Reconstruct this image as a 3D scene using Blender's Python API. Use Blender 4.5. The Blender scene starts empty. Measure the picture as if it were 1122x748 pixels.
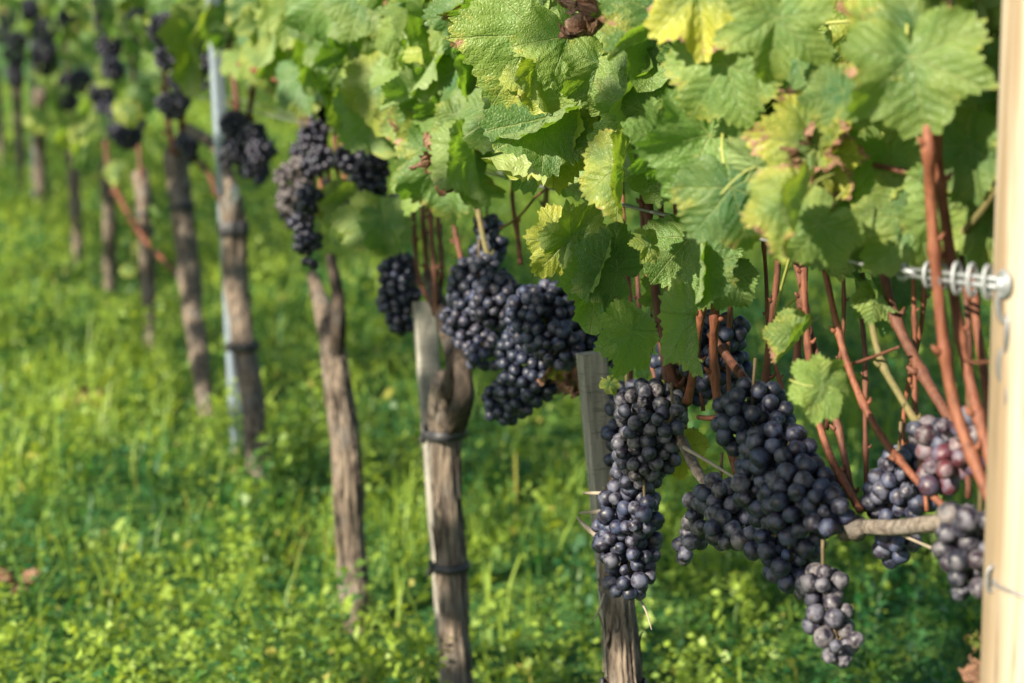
import bpy, bmesh, math, random
import numpy as np
from mathutils import Vector, Matrix, Quaternion, noise as mnoise
R = math.radians
random.seed(7); rng = np.random.default_rng(7)
sc = bpy.context.scene
COL = sc.collection
# ------------------------------------------------------------------ camera
W0, H0, FPX = 1122.0, 748.0, 2000.0
PITCH = math.atan(351.0/FPX)
CAMZ = 1.11
cam_d = bpy.data.cameras.new('camera'); cam = bpy.data.objects.new('camera', cam_d); COL.objects.link(cam)
cam.location = (0, 0, CAMZ); cam.rotation_euler = (math.pi/2 - PITCH, 0, 0)
cam_d.sensor_width = 36.0; cam_d.lens = FPX/W0*36.0
cam_d.clip_start = 0.05; cam_d.clip_end = 800
cam_d.dof.use_dof = True; cam_d.dof.focus_distance = 1.80; cam_d.dof.aperture_fstop = 4.6
cam_d.dof.aperture_blades = 8
sc.camera = cam
# ------------------------------------------------------------------ light
SUN_EL = R(29.0)
PHI = math.atan(680.0/(FPX*math.cos(PITCH)+351*math.sin(PITCH)))     # the row runs away to the left
ND = Vector((math.cos(PHI), math.sin(PHI), 0)); RD = Vector((-math.sin(PHI), math.cos(PHI), 0)); UP = Vector((0, 0, 1))
DROW = 0.76
a_ = R(24)
to_sun_h = (-ND*math.cos(a_) - RD*math.sin(a_)).normalized()
TO_SUN = (to_sun_h*math.cos(SUN_EL) + UP*math.sin(SUN_EL)).normalized()
sun_d = bpy.data.lights.new('sun', 'SUN'); sun = bpy.data.objects.new('sun', sun_d); COL.objects.link(sun)
sun_d.energy = 5.0; sun_d.angle = R(0.6); sun_d.color = (1.0, 0.90, 0.72)
sun.rotation_euler = (-TO_SUN).to_track_quat('-Z', 'Y').to_euler()
world = bpy.data.worlds.new('World'); sc.world = world; world.use_nodes = True
wn = world.node_tree; bg = wn.nodes['Background']
sky = wn.nodes.new('ShaderNodeTexSky'); sky.sky_type = 'NISHITA'; sky.sun_disc = False
sky.sun_elevation = SUN_EL; sky.sun_rotation = math.atan2(TO_SUN.x, TO_SUN.y)
wn.links.new(sky.outputs[0], bg.inputs[0]); bg.inputs[1].default_value = 0.075
sc.view_settings.view_transform = 'Standard'; sc.view_settings.look = 'None'
sc.view_settings.exposure = 1.55; sc.view_settings.gamma = 1.0; sc.view_settings.use_curve_mapping = False
sc.cycles.use_denoising = True
sc.cycles.max_bounces = 8; sc.cycles.transparent_max_bounces = 8
sc.cycles.caustics_reflective = False; sc.cycles.caustics_refractive = False

# ------------------------------------------------------------------ geometry helpers
CAM = Vector((0, 0, CAMZ))
CR = Vector((1, 0, 0)); CU = Vector((0, math.sin(PITCH), math.cos(PITCH))); CB = Vector((0, -math.cos(PITCH), math.sin(PITCH)))
def ray(px, py):
    u = (px-W0/2)/FPX; v = (H0/2-py)/FPX
    return CR*u + CU*v - CB
def at(px, py, off=0.0):
    """point on the vertical plane of the row (off metres in front of it, towards the path)"""
    w = ray(px, py); t = (DROW-off)/ND.dot(w)
    return CAM + w*t
def depth(p): return -(p-CAM).dot(CB)
def mpp(p): return depth(p)/FPX            # metres per photo pixel at p

def tag(o, label=None, cat=None, group=None, kind=None):
    if label: o['label'] = label
    if cat: o['category'] = cat
    if group: o['group'] = group
    if kind: o['kind'] = kind
    return o
def empty(name, loc):
    o = bpy.data.objects.new(name, None); COL.objects.link(o); o.location = loc; o.empty_display_size = 0.05
    bpy.context.view_layer.update()
    return o
def link(name, me, mats, parent=None, smooth=True):
    for m in (mats if isinstance(mats, (list, tuple)) else [mats]): me.materials.append(m)
    if smooth: me.polygons.foreach_set('use_smooth', np.ones(len(me.polygons), dtype=bool))
    o = bpy.data.objects.new(name, me); COL.objects.link(o)
    if parent: setpar(o, parent)
    return o
def setpar(o, parent):
    o.parent = parent
    o.matrix_parent_inverse = Matrix.Translation(parent.location).inverted()
class MB:
    """collects verts and faces in world space for one mesh"""
    def __init__(s): s.v = []; s.f = []; s.mi = []
    def add(s, vs, fs, mi=0):
        b = len(s.v); s.v.extend([tuple(x) for x in vs]); s.f.extend([tuple(i+b for i in f) for f in fs]); s.mi.extend([mi]*len(fs))
    def build(s, name, mats, parent=None, smooth=True):
        me = bpy.data.meshes.new(name); me.from_pydata(s.v, [], s.f); me.update()
        o = link(name, me, mats, parent, smooth)
        if any(s.mi): me.polygons.foreach_set('material_index', s.mi)
        return o
def spline(pts, n):
    """Catmull-Rom through pts (list of Vector) -> n points"""
    P = [pts[0]*2-pts[1]] + list(pts) + [pts[-1]*2-pts[-2]]
    out = []; m = len(pts)-1
    for i in range(n):
        x = i/(n-1)*m; k = min(int(x), m-1); t = x-k
        p0, p1, p2, p3 = P[k], P[k+1], P[k+2], P[k+3]
        out.append(0.5*((2*p1)+(p2-p0)*t+(2*p0-5*p1+4*p2-p3)*t*t+(3*p1-p0-3*p2+p3)*t**3))
    return out
def lerp_list(vals, n):
    xs = np.linspace(0, len(vals)-1, n); return np.interp(xs, np.arange(len(vals)), vals)
def tube(mb, pts, rad, seg=10, disp=None, mi=0, cap=True, flat=1.0):
    """pts: Vector list (dense), rad: list; disp(theta, arc)->radial factor"""
    n = len(pts); vs = []; fs = []; arc = 0
    t0 = (pts[1]-pts[0]).normalized()
    ref = CB if abs(t0.dot(CB)) < .9 else CR
    x = (ref - t0*ref.dot(t0)).normalized()
    for i in range(n):
        t = (pts[min(i+1, n-1)]-pts[max(i-1, 0)]).normalized()
        x = (x - t*x.dot(t)).normalized(); y = t.cross(x)
        if i: arc += (pts[i]-pts[i-1]).length
        for j in range(seg):
            th = 2*math.pi*j/seg
            r = rad[i]*(disp(th, arc) if disp else 1)
            vs.append(pts[i]+x*(r*math.cos(th)*flat)+y*(r*math.sin(th)))
    for i in range(n-1):
        for j in range(seg):
            a = i*seg+j; b = i*seg+(j+1) % seg
            fs.append((a, b, b+seg, a+seg))
    if cap:
        vs.append(pts[0]); vs.append(pts[-1]); c0 = n*seg; c1 = c0+1
        for j in range(seg):
            fs.append((c0, (j+1) % seg, j)); fs.append((c1, (n-1)*seg+j, (n-1)*seg+(j+1) % seg))
    mb.add(vs, fs, mi)
def torus(mb, c, ax1, ax2, r1, r2, rt, n=20, seg=8, mi=0):
    """elliptic ring in plane ax1, ax2"""
    nn = ax1.cross(ax2).normalized(); vs = []; fs = []
    for i in range(n):
        a = 2*math.pi*i/n; d = ax1*(math.cos(a)*r1)+ax2*(math.sin(a)*r2)
        e = (ax1*math.cos(a)*r2+ax2*math.sin(a)*r1).normalized()
        for j in range(seg):
            b = 2*math.pi*j/seg
            vs.append(c+d+e*(rt*math.cos(b))+nn*(rt*math.sin(b)))
    for i in range(n):
        for j in range(seg):
            fs.append((i*seg+j, i*seg+(j+1) % seg, ((i+1) % n)*seg+(j+1) % seg, ((i+1) % n)*seg+j))
    mb.add(vs, fs, mi)

# ------------------------------------------------------------------ material helpers
class NT:
    def __init__(s, name):
        s.m = bpy.data.materials.new(name); s.m.use_nodes = True; s.t = s.m.node_tree
        s.t.nodes.clear(); s.out = s.t.nodes.new('ShaderNodeOutputMaterial')
    def n(s, typ, **kw):
        nd = s.t.nodes.new(typ)
        for k, v in kw.items(): setattr(nd, k, v)
        return nd
    def set(s, inp, v):
        if hasattr(v, 'is_output'): s.t.links.new(v, inp)
        elif isinstance(v, (tuple, list)) and inp.type == 'RGBA': inp.default_value = (*v, 1) if len(v) == 3 else v
        else: inp.default_value = v
    def math(s, op, a, b=None, c=None, clamp=False):
        nd = s.n('ShaderNodeMath', operation=op); nd.use_clamp = clamp
        s.set(nd.inputs[0], a)
        if b is not None: s.set(nd.inputs[1], b)
        if c is not None: s.set(nd.inputs[2], c)
        return nd.outputs[0]
    def ramp(s, x, a, b, lo=0.0, hi=1.0):
        nd = s.n('ShaderNodeMapRange', interpolation_type='SMOOTHSTEP')
        s.set(nd.inputs[0], x); s.set(nd.inputs[1], a); s.set(nd.inputs[2], b); s.set(nd.inputs[3], lo); s.set(nd.inputs[4], hi)
        return nd.outputs[0]
    def mix(s, f, a, b):
        nd = s.n('ShaderNodeMix', data_type='RGBA')
        s.set(nd.inputs[0], f); s.set(nd.inputs[6], a); s.set(nd.inputs[7], b)
        return nd.outputs[2]
    def noise(s, vec, scale, detail=3, rough=.55, dist=0.0, dim='3D', w=None):
        nd = s.n('ShaderNodeTexNoise', noise_dimensions=dim)
        if vec is not None: s.set(nd.inputs['Vector'], vec)
        if w is not None: s.set(nd.inputs['W'], w)
        s.set(nd.inputs['Scale'], scale); s.set(nd.inputs['Detail'], detail); s.set(nd.inputs['Roughness'], rough); s.set(nd.inputs['Distortion'], dist)
        return nd.outputs['Fac']
    def vmath(s, op, a, b):
        nd = s.n('ShaderNodeVectorMath', operation=op); s.set(nd.inputs[0], a); s.set(nd.inputs[1], b); return nd.outputs[0]
    def coord(s, which='Object'): return s.n('ShaderNodeTexCoord').outputs[which]
    def bump(s, h, strength, dist, normal=None):
        nd = s.n('ShaderNodeBump'); s.set(nd.inputs['Strength'], strength); s.set(nd.inputs['Distance'], dist); s.set(nd.inputs['Height'], h)
        if normal is not None: s.set(nd.inputs['Normal'], normal)
        return nd.outputs[0]
    def bsdf(s, color, rough=.5, spec=.5, normal=None, metal=0.0, **kw):
        nd = s.n('ShaderNodeBsdfPrincipled')
        s.set(nd.inputs['Base Color'], color); s.set(nd.inputs['Roughness'], rough); s.set(nd.inputs['Specular IOR Level'], spec)
        s.set(nd.inputs['Metallic'], metal)
        if normal is not None: s.set(nd.inputs['Normal'], normal)
        for k, v in kw.items(): s.set(nd.inputs[k], v)
        return nd.outputs[0]
    def done(s, sh): s.t.links.new(sh, s.out.inputs[0]); return s.m

def leaf_material(name, detailed=True):
    k = NT(name)
    oi = k.n('ShaderNodeObjectInfo')
    sep = k.n('ShaderNodeSeparateColor'); k.set(sep.inputs[0], oi.outputs['Color'])
    yel, brn, hue = sep.outputs[0], sep.outputs[1], sep.outputs[2]
    rnd = oi.outputs['Random']
    at_ = k.n('ShaderNodeAttribute', attribute_name='lrnd')        # per-leaf value inside merged foliage
    rnd = k.math('FRACT', k.math('ADD', rnd, at_.outputs['Fac']))
    edge = k.n('ShaderNodeAttribute', attribute_name='edge').outputs['Fac']
    uv = k.n('ShaderNodeUVMap').outputs[0]
    s2 = k.n('ShaderNodeSeparateXYZ'); k.set(s2.inputs[0], uv)
    x, y = s2.outputs[0], s2.outputs[1]
    off = k.n('ShaderNodeCombineXYZ'); k.set(off.inputs[2], k.math('MULTIPLY', rnd, 37.0))
    uvr = k.vmath('ADD', uv, off.outputs[0])
    wig = k.noise(uvr, 3.0, 2)
    th = k.math('ABSOLUTE', k.math('ARCTAN2', x, y)); r = k.math('SQRT', k.math('ADD', k.math('MULTIPLY', x, x), k.math('MULTIPLY', y, y)))
    g1 = k.math('GREATER_THAN', th, R(25)); g2 = k.math('GREATER_THAN', th, R(77))
    A = k.math('ADD', k.math('MULTIPLY', g1, R(50)), k.math('MULTIPLY', g2, R(54)))
    ph = k.math('SUBTRACT', th, A)
    d = k.math('ADD', k.math('MULTIPLY', r, k.math('SINE', ph)), k.math('MULTIPLY', k.math('SUBTRACT', wig, .5), .05))
    a = k.math('MULTIPLY', r, k.math('COSINE', ph))
    ad = k.math('ABSOLUTE', d)
    wv = k.math('MULTIPLY_ADD', r, -.012, .020)
    main = k.ramp(ad, k.math('MULTIPLY', wv, .35), wv, 1, 0)
    q = k.math('DIVIDE', k.math('ADD', k.math('SUBTRACT', a, k.math('MULTIPLY', ad, .95)), k.math('MULTIPLY', wig, .16)), .17)
    sec_d = k.math('ABSOLUTE', k.math('SUBTRACT', k.math('FRACT', k.math('ADD', q, k.math('MULTIPLY', k.math('GREATER_THAN', d, 0.0), .45))), .5))
    sec = k.ramp(sec_d, .0, .07, 1, 0)
    pil = k.math('SUBTRACT', .5, sec_d)                          # 0 on the secondary vein, .5 half way between two
    vo = k.n('ShaderNodeTexVoronoi', feature='DISTANCE_TO_EDGE'); k.set(vo.inputs['Vector'], uvr); k.set(vo.inputs['Scale'], 24.0)
    ter_h = k.ramp(vo.outputs['Distance'], 0, .28)
    ter = k.ramp(vo.outputs['Distance'], 0, .05, 1, 0)
    vein = k.math('MAXIMUM', main, k.math('MAXIMUM', k.math('MULTIPLY', sec, .6), k.math('MULTIPLY', ter, .25)))
    # colours
    n1 = k.noise(uvr, 2.2, 3); n2 = k.noise(uvr, 9.0, 3)
    g = k.mix(rnd, (.024, .088, .036), (.118, .200, .046))
    g = k.mix(k.math('MULTIPLY', k.ramp(n1, .42, .82), k.math('MULTIPLY_ADD', hue, .8, .1)), g, (.185, .250, .070))
    yf = k.math('MULTIPLY', yel, k.ramp(k.math('ADD', k.math('MULTIPLY', n1, .8), k.math('MULTIPLY', edge, .45)), .35, .85), clamp=True)
    yf = k.math('ADD', yf, k.math('MULTIPLY', k.math('MAXIMUM', k.math('SUBTRACT', yel, .5), 0.0), .9), clamp=True)
    g = k.mix(yf, g, (.36, .36, .045))
    g = k.mix(k.math('MULTIPLY', vein, .62), g, (.27, .33, .11))
    under = k.mix(.62, g, (.22, .29, .12))
    geo = k.n('ShaderNodeNewGeometry')
    base = k.mix(geo.outputs['Backfacing'], g, under)
    bm_e = k.math('ADD', edge, k.math('MULTIPLY', k.math('SUBTRACT', n2, .5), .55))
    bm_e = k.math('ADD', bm_e, k.math('MULTIPLY', k.math('SUBTRACT', n1, .5), 1.5))
    thr = k.math('MULTIPLY_ADD', brn, -1.15, 1.42)
    bmask = k.ramp(bm_e, thr, k.math('ADD', thr, .12))
    yring = k.ramp(bm_e, k.math('SUBTRACT', thr, .25), thr)
    base = k.mix(k.math('MULTIPLY', yring, .45), base, (.34, .30, .05))
    spots = k.ramp(k.noise(uvr, 16.0, 1), .70, .76)
    spots = k.math('MULTIPLY', spots, k.math('MULTIPLY', brn, 1.2), clamp=True)
    brown = k.mix(n2, (.11, .045, .03), (.30, .17, .10))
    bmask = k.math('MAXIMUM', bmask, k.math('MULTIPLY', spots, .7))
    base = k.mix(bmask, base, brown)
    trans = k.mix(yf, (.28, .54, .035), (.62, .62, .03))
    trans = k.mix(bmask, trans, (.16, .07, .02))
    trans = k.mix(k.math('MULTIPLY', vein, .4), trans, (.14, .26, .03))
    if detailed:
        h = k.math('ADD', k.math('MULTIPLY', main, -.5), k.math('MULTIPLY', pil, .62))
        h = k.math('ADD', h, k.math('MULTIPLY', ter_h, .20))
        h = k.math('ADD', h, k.math('MULTIPLY', n2, .25))
        hs = k.math('MULTIPLY_ADD', geo.outputs['Backfacing'], -2.0, 1.0)
        nrm = k.bump(k.math('MULTIPLY', h, 1.0), .85, .0026)
    else: nrm = None
    rough = k.math('MULTIPLY_ADD', n2, .22, .36)
    p = k.bsdf(base, rough, .45, nrm)
    tr = k.n('ShaderNodeBsdfTranslucent'); k.set(tr.inputs[0], trans)
    if nrm is not None: k.set(tr.inputs['Normal'], nrm)
    mx = k.n('ShaderNodeMixShader'); k.set(mx.inputs[0], k.math('MULTIPLY_ADD', bmask, -.24, .34)); k.t.links.new(p, mx.inputs[1]); k.t.links.new(tr.outputs[0], mx.inputs[2])
    return k.done(mx.outputs[0])

def berry_material():
    k = NT('grape_skin')
    oi = k.n('ShaderNodeObjectInfo')
    at_ = k.n('ShaderNodeAttribute', attribute_name='lrnd')
    rnd = k.math('FRACT', k.math('ADD', oi.outputs['Random'], at_.outputs['Fac']))
    sep = k.n('ShaderNodeSeparateColor'); k.set(sep.inputs[0], oi.outputs['Color'])
    dust, red, bare = sep.outputs[0], sep.outputs[1], sep.outputs[2]
    co = k.coord('Object'); off = k.n('ShaderNodeCombineXYZ'); k.set(off.inputs[0], k.math('MULTIPLY', rnd, 9.0))
    cr = k.vmath('ADD', co, off.outputs[0])
    n1 = k.noise(cr, 110.0, 4, .6); n2 = k.noise(cr, 420.0, 3, .7); n3 = k.noise(cr, 900.0, 2, .6)
    skin = k.mix(rnd, (.004, .005, .013), (.012, .007, .016))
    skin = k.mix(red, skin, (.085, .012, .016))
    bloom = k.math('ADD', k.ramp(n1, .38, .62), k.math('MULTIPLY', k.math('SUBTRACT', n2, .5), .9), clamp=True)
    amt = k.math('ADD', k.math('MULTIPLY', dust, .45), k.math('MULTIPLY_ADD', rnd, .32, .28))
    bl = k.math('MULTIPLY', bloom, k.math('MULTIPLY', amt, k.math('SUBTRACT', 1.0, bare)), clamp=True)
    c = k.mix(bl, skin, k.mix(dust, (.040, .066, .150), (.155, .135, .130)))
    rub = k.ramp(k.noise(cr, 190.0, 2, .5, 1.0), .62, .68)
    c = k.mix(k.math('MULTIPLY', rub, .5), c, skin)
    lent = k.ramp(n3, .70, .76)
    c = k.mix(k.math('MULTIPLY', lent, .35), c, (.16, .12, .09))
    s3 = k.n('ShaderNodeSeparateXYZ'); k.set(s3.inputs[0], co)
    scar = k.ramp(s3.outputs[2], -.00792, -.00778, .45, 0)
    c = k.mix(scar, c, (.05, .032, .02))
    rough = k.math('MULTIPLY_ADD', bl, .32, .46)
    nrm = k.bump(n2, .12, .0006)
    return k.done(k.bsdf(c, rough, .5, nrm))

def bark_material(name, c1, c2, c3, scale=1.0, stretch=.12, bstr=.8):
    k = NT(name)
    co = k.coord('Object'); mp = k.n('ShaderNodeMapping'); k.set(mp.inputs[0], co); mp.inputs['Scale'].default_value = (1, 1, stretch)
    n1 = k.noise(mp.outputs[0], 90*scale, 5, .65); n2 = k.noise(mp.outputs[0], 320*scale, 4, .6); n3 = k.noise(co, 14*scale, 3)
    c = k.mix(k.ramp(n1, .35, .66), c1, c2)
    c = k.mix(k.math('MULTIPLY', k.ramp(n3, .48, .72), .7), c, c3)
    c = k.mix(k.ramp(n2, .60, .72, 0, .6), c, (c1[0]*.45, c1[1]*.45, c1[2]*.45))
    h = k.math('ADD', n1, k.math('MULTIPLY', n2, .5))
    return k.done(k.bsdf(c, .85, .25, k.bump(h, bstr, .004)))

def cane_material(name, c1, c2):
    k = NT(name); oi = k.n('ShaderNodeObjectInfo')
    co = k.coord('Object'); mp = k.n('ShaderNodeMapping'); k.set(mp.inputs[0], co); mp.inputs['Scale'].default_value = (1, 1, .10)
    n1 = k.noise(mp.outputs[0], 260, 4, .6); n2 = k.noise(co, 30, 3)
    c = k.mix(k.math('ADD', k.math('MULTIPLY', k.ramp(n1, .3, .7), .6), k.math('MULTIPLY', k.ramp(n2, .4, .7), .4)), c1, c2)
    c = k.mix(k.ramp(k.noise(co, 500, 2), .70, .78, 0, .6), c, (.05, .025, .015))
    c = k.mix(k.ramp(k.noise(co, 55, 3, .6), .5, .72, 0, .65), c, tuple(v*.42 for v in c1))
    return k.done(k.bsdf(c, .62, .3, k.bump(n1, .9, .0016)))

def wood_material(name, light, dark, rings, stretch, knots=True, rough=.75, cross=False):
    k = NT(name); co = k.coord('Object')
    mp = k.n('ShaderNodeMapping'); k.set(mp.inputs[0], co); mp.inputs['Scale'].default_value = (1, 1, stretch)
    n1 = k.noise(mp.outputs[0], rings, 5, .6, .4); n2 = k.noise(mp.outputs[0], rings*5, 3, .6); n3 = k.noise(co, 12, 3)
    c = k.mix(k.ramp(n1, .38, .68), dark, light)
    c = k.mix(k.ramp(n2, .58, .74, 0, .7), c, tuple(v*.42 for v in dark))
    c = k.mix(k.ramp(n3, .5, .75, 0, .4), c, tuple(v*.75 for v in light))
    h = k.math('ADD', n1, k.math('MULTIPLY', n2, .6))
    if cross:                                                # saw marks across the grain
        mp2 = k.n('ShaderNodeMapping'); k.set(mp2.inputs[0], co); mp2.inputs['Scale'].default_value = (.08, .08, 1)
        n4 = k.noise(mp2.outputs[0], 420, 2, .6)
        c = k.mix(k.ramp(n4, .58, .68, 0, .55), c, tuple(v*.4 for v in dark)); h = k.math('ADD', h, n4)
    if knots:
        vo = k.n('ShaderNodeTexVoronoi'); k.set(vo.inputs['Vector'], mp.outputs[0]); k.set(vo.inputs['Scale'], 16.0)
        kn = k.ramp(vo.outputs['Distance'], .05, .16, 1, 0); c = k.mix(k.math('MULTIPLY', kn, .45), c, (.25, .12, .045))
    return k.done(k.bsdf(c, rough, .3, k.bump(h, .5, .0012)))
def plain(name, c, rough=.5, metal=0.0, nscale=60, namt=.35, spec=.5, bump=.2):
    k = NT(name); co = k.coord('Object'); n = k.noise(co, nscale, 4)
    cc = k.mix(k.math('MULTIPLY', k.ramp(n, .35, .7), namt), c, tuple(v*.4 for v in c))
    return k.done(k.bsdf(cc, rough, spec, k.bump(n, bump, .002), metal))

LEAF = leaf_material('vine_leaf'); LEAF_LO = leaf_material('vine_leaf_distant', False)
BERRY = berry_material()
BARK = bark_material('vine_bark', (.040, .030, .024), (.205, .160, .120), (.125, .118, .108), 1.3, .06, 1.0)
BARK_DK = bark_material('vine_bark_dark', (.020, .015, .012), (.075, .055, .042), (.060, .055, .050), 1.6, .2, 1.0)
ARM = bark_material('vine_arm_bark', (.07, .055, .044), (.185, .155, .130), (.115, .105, .10), 1.4, 1.0, .6)
CANE = cane_material('cane_bark', (.100, .030, .017), (.205, .078, .040))
CANE_DK = cane_material('cane_bark_dark', (.075, .028, .018), (.135, .052, .030))
CANE_GR = cane_material('cane_green', (.085, .085, .032), (.15, .11, .045))
STEM = plain('petiole_green', (.26, .28, .07), .5)
STEM_BR = plain('bunch_stem', (.085, .060, .024), .7)
POST = wood_material('post_wood', (.37, .32, .245), (.19, .14, .088), 38, .045)
STAKE = wood_material('stake_wood', (.31, .29, .245), (.165, .155, .135), 70, .06, False, .85, True)
GALV = plain('galvanised_steel', (.27, .285, .30), .55, .5, 180, .35)
ZINC = plain('zinc_stake', (.24, .29, .36), .5, .35, 40, .25)
WIREM = plain('weathered_wire', (.22, .22, .23), .5, .6, 300, .4)
RUBBER = plain('black_tie', (.018, .018, .022), .55, 0, 120, .4)
TWIG = plain('dry_twig', (.27, .22, .165), .8)
DRY = plain('dry_leaf_brown', (.26, .12, .06), .8, 0, 40, .6)
PAPER = plain('white_plastic', (.42, .41, .40), .5, 0, 60, .15)

# ------------------------------------------------------------------ leaf meshes
def leaf_outline(th, seed, lob):
    rs = random.Random(seed)
    A = np.array([0, 14, 27, 42, 54, 66, 80, 98, 112, 130, 150, 166, 175, 180.])
    base = np.array([1.06, .91, .85-.20*lob, .88, .96, .87, .80-.18*lob, .80, .80, .72, .66, .54, .34, .12])
    rr = np.zeros_like(th)
    for sgn in (1, -1):
        b = base*np.array([1+rs.uniform(-.06, .06) for _ in base]); b[0] = 1.0; b[-1] = .12
        m = (th >= 0) if sgn > 0 else (th < 0)
        rr[m] = np.interp(np.degrees(np.abs(th[m])), A, b)
    nt = rs.randint(19, 24); ph = rs.random()
    w = np.abs(th)/math.pi*nt + ph + .18*np.sin(th*7+ph*9)
    tri = 1-np.abs((w % 1.0)-.62)/np.where((w % 1.0) < .62, .62, .38)
    big = .75+.5*np.sin(np.floor(w)*2.7+ph*7)
    amp = .125*np.clip((math.pi-np.abs(th))/.5, 0, 1)
    return rr*(1+amp*(tri-.35)*big)
def leaf_mesh(name, seed, NA=190, NR=8, foldL=0, foldR=0, droop=.3, wave=.10, curl=0.0, lob=.5, rough=1.0, petiole=True, crumple=0.0):
    th = np.linspace(-math.pi, math.pi, NA, endpoint=False)+1e-4
    if NA < 60:
        rr = leaf_outline(np.linspace(-math.pi, math.pi, NA, endpoint=False), seed, lob)*1.0
    else: rr = leaf_outline(th, seed, lob)
    wave *= 1.55; droop *= 1.25; rough *= 1.5; foldL *= 1.0 if foldL > 60 else 1.45; foldR *= 1.0 if foldR > 60 else 1.45
    rs = random.Random(seed+99); p1, p2, p3 = [rs.uniform(0, 6.28) for _ in range(3)]
    fr = np.concatenate([[0], np.linspace(.0, 1, NR+1)[1:]**.85])
    V = [(0., 0.)]; E = [0.]
    for f in fr[1:]:
        for j in range(NA):
            V.append((rr[j]*f*math.sin(th[j]), rr[j]*f*math.cos(th[j]))); E.append(f)
    V = np.array(V); E = np.array(E)
    x, y = V[:, 0].copy(), V[:, 1].copy(); rho = np.hypot(x, y); t = np.arctan2(x, y); at_ = np.abs(t)
    vein = np.array([0, R(50), R(104)])
    dv = np.min(np.abs(at_[:, None]-vein[None, :]), axis=1)
    z = .16*rho*np.clip(dv, 0, .45)                                 # raised between the main veins
    z += -droop*rho**2*.55 + wave*rho**2*(np.sin(3*t+p1)*.7+np.sin(5*t+p2)*.5+np.sin(2*t+p3)*.6)
    z += wave*.5*np.where(E > .7, (E-.7)/.3, 0)*np.sin(11*t+p1)*.35
    nz = np.array([mnoise.noise(Vector((a*3+seed, b*3, 1.7))) for a, b in V])
    nz2 = np.array([mnoise.noise(Vector((a*9+seed, b*9, 4.7))) for a, b in V])
    z += rough*(.05*nz*np.clip(rho*2, 0, 1)+.018*nz2)
    if crumple:
        nz3 = np.array([mnoise.noise_vector(Vector((a*4+seed, b*4, 8.7))) for a, b in V])
        x += crumple*nz3[:, 0]*E; y += crumple*nz3[:, 1]*E; z += crumple*1.3*nz3[:, 2]*E
    for sgn, ang in ((-1, foldL), (1, foldR)):
        if ang:
            m = x*sgn > 0; a = R(ang)*np.clip(np.abs(x[m])/.18, 0, 1)
            xx, zz = np.abs(x[m]), z[m]
            x[m] = sgn*(xx*np.cos(a)-zz*np.sin(a)); z[m] = xx*np.sin(a)+zz*np.cos(a)
    if curl:                                                        # bend the tip round the cross axis
        k = curl*np.clip(y+.1, 0, 2); L = np.clip(y+.1, 0, 2)
        ang = k; m = L > 0
        R0 = 1/curl; y2 = np.where(m, -.1+(R0-z)*np.sin(ang), y); z2 = np.where(m, R0-(R0-z)*np.cos(ang), z)
        y, z = y2, z2
    vs = [tuple(v) for v in np.stack([x, y, z], 1)]
    fs = [(0, 1+j, 1+(j+1) % NA) for j in range(NA)]
    for r in range(NR-1):
        for j in range(NA):
            a = 1+r*NA+j; b = 1+r*NA+(j+1) % NA
            fs.append((a, a+NA, b+NA, b))
    n_leaf = len(fs)
    fs = [f[::-1] for f in fs]
    uv = [tuple(v) for v in V]; ed = list(E)
    mb = MB(); mb.add(vs, fs, 0)
    if petiole:
        pp = spline([Vector((0, 0, -.01)), Vector((.03, -.22, -.10)), Vector((.02, -.5, -.30)), Vector((-.04, -.75, -.62))], 9)
        tube(mb, pp, list(np.linspace(.017, .022, 9)), 6, mi=1)
    me = bpy.data.meshes.new(name); me.from_pydata(mb.v, [], mb.f)
    ul = me.uv_layers.new(name='UVMap'); lv = np.zeros(len(me.loops), dtype=np.int32); me.loops.foreach_get('vertex_index', lv)
    U = np.zeros((len(mb.v), 2)); U[:len(uv)] = uv; ul.data.foreach_set('uv', U[lv].ravel())
    ea = me.attributes.new('edge', 'FLOAT', 'POINT'); EE = np.zeros(len(mb.v)); EE[:len(ed)] = ed; ea.data.foreach_set('value', EE)
    me.materials.append(LEAF); me.materials.append(STEM)
    me.polygons.foreach_set('material_index', mb.mi); me.polygons.foreach_set('use_smooth', np.ones(len(me.polygons), dtype=bool))
    me.update(); return me
LV = {}
LV['flat'] = [leaf_mesh('vine_leaf', 11+i, droop=.22+.05*i, wave=.09, lob=.25+.2*(i % 3)) for i in range(4)]
LV['wavy'] = [leaf_mesh('vine_leaf', 31+i, droop=.35, wave=.16, foldL=15+6*i, foldR=22-5*i, lob=.3) for i in range(4)]
LV['fold'] = [leaf_mesh('vine_leaf', 51+i, droop=.25, wave=.12, foldL=38+10*i, foldR=30+12*(2-i), lob=.3) for i in range(3)]
LV['half'] = [leaf_mesh('vine_leaf', 61+i, droop=.15, wave=.09, foldL=(112, 8, 80)[i], foldR=(6, 105, 8)[i], lob=.3) for i in range(3)]
LV['curl'] = [leaf_mesh('vine_leaf', 71+i, droop=.2, wave=.13, foldL=20, foldR=25, curl=(.9, -1.0, 1.5)[i], lob=.4) for i in range(3)]
LV['crumple'] = [leaf_mesh('vine_leaf', 81+i, droop=.3, wave=.2, foldL=45, foldR=30, crumple=.28, rough=2.0, curl=(1.3, -1.2)[i]) for i in range(2)]
LV['lobed'] = [leaf_mesh('vine_leaf', 91+i, droop=.3, wave=.12, foldL=12, foldR=10, lob=1.2) for i in range(2)]
LOW = [leaf_mesh('vine_leaf_small', 131+i, NA=30, NR=2, droop=.3, wave=.14, foldL=15, foldR=15, lob=.4, petiole=False) for i in range(4)]
ALLV = LV['flat']*2+LV['wavy']*3+LV['fold']*2+LV['curl']+LV['lobed']+LV['half']

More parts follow.
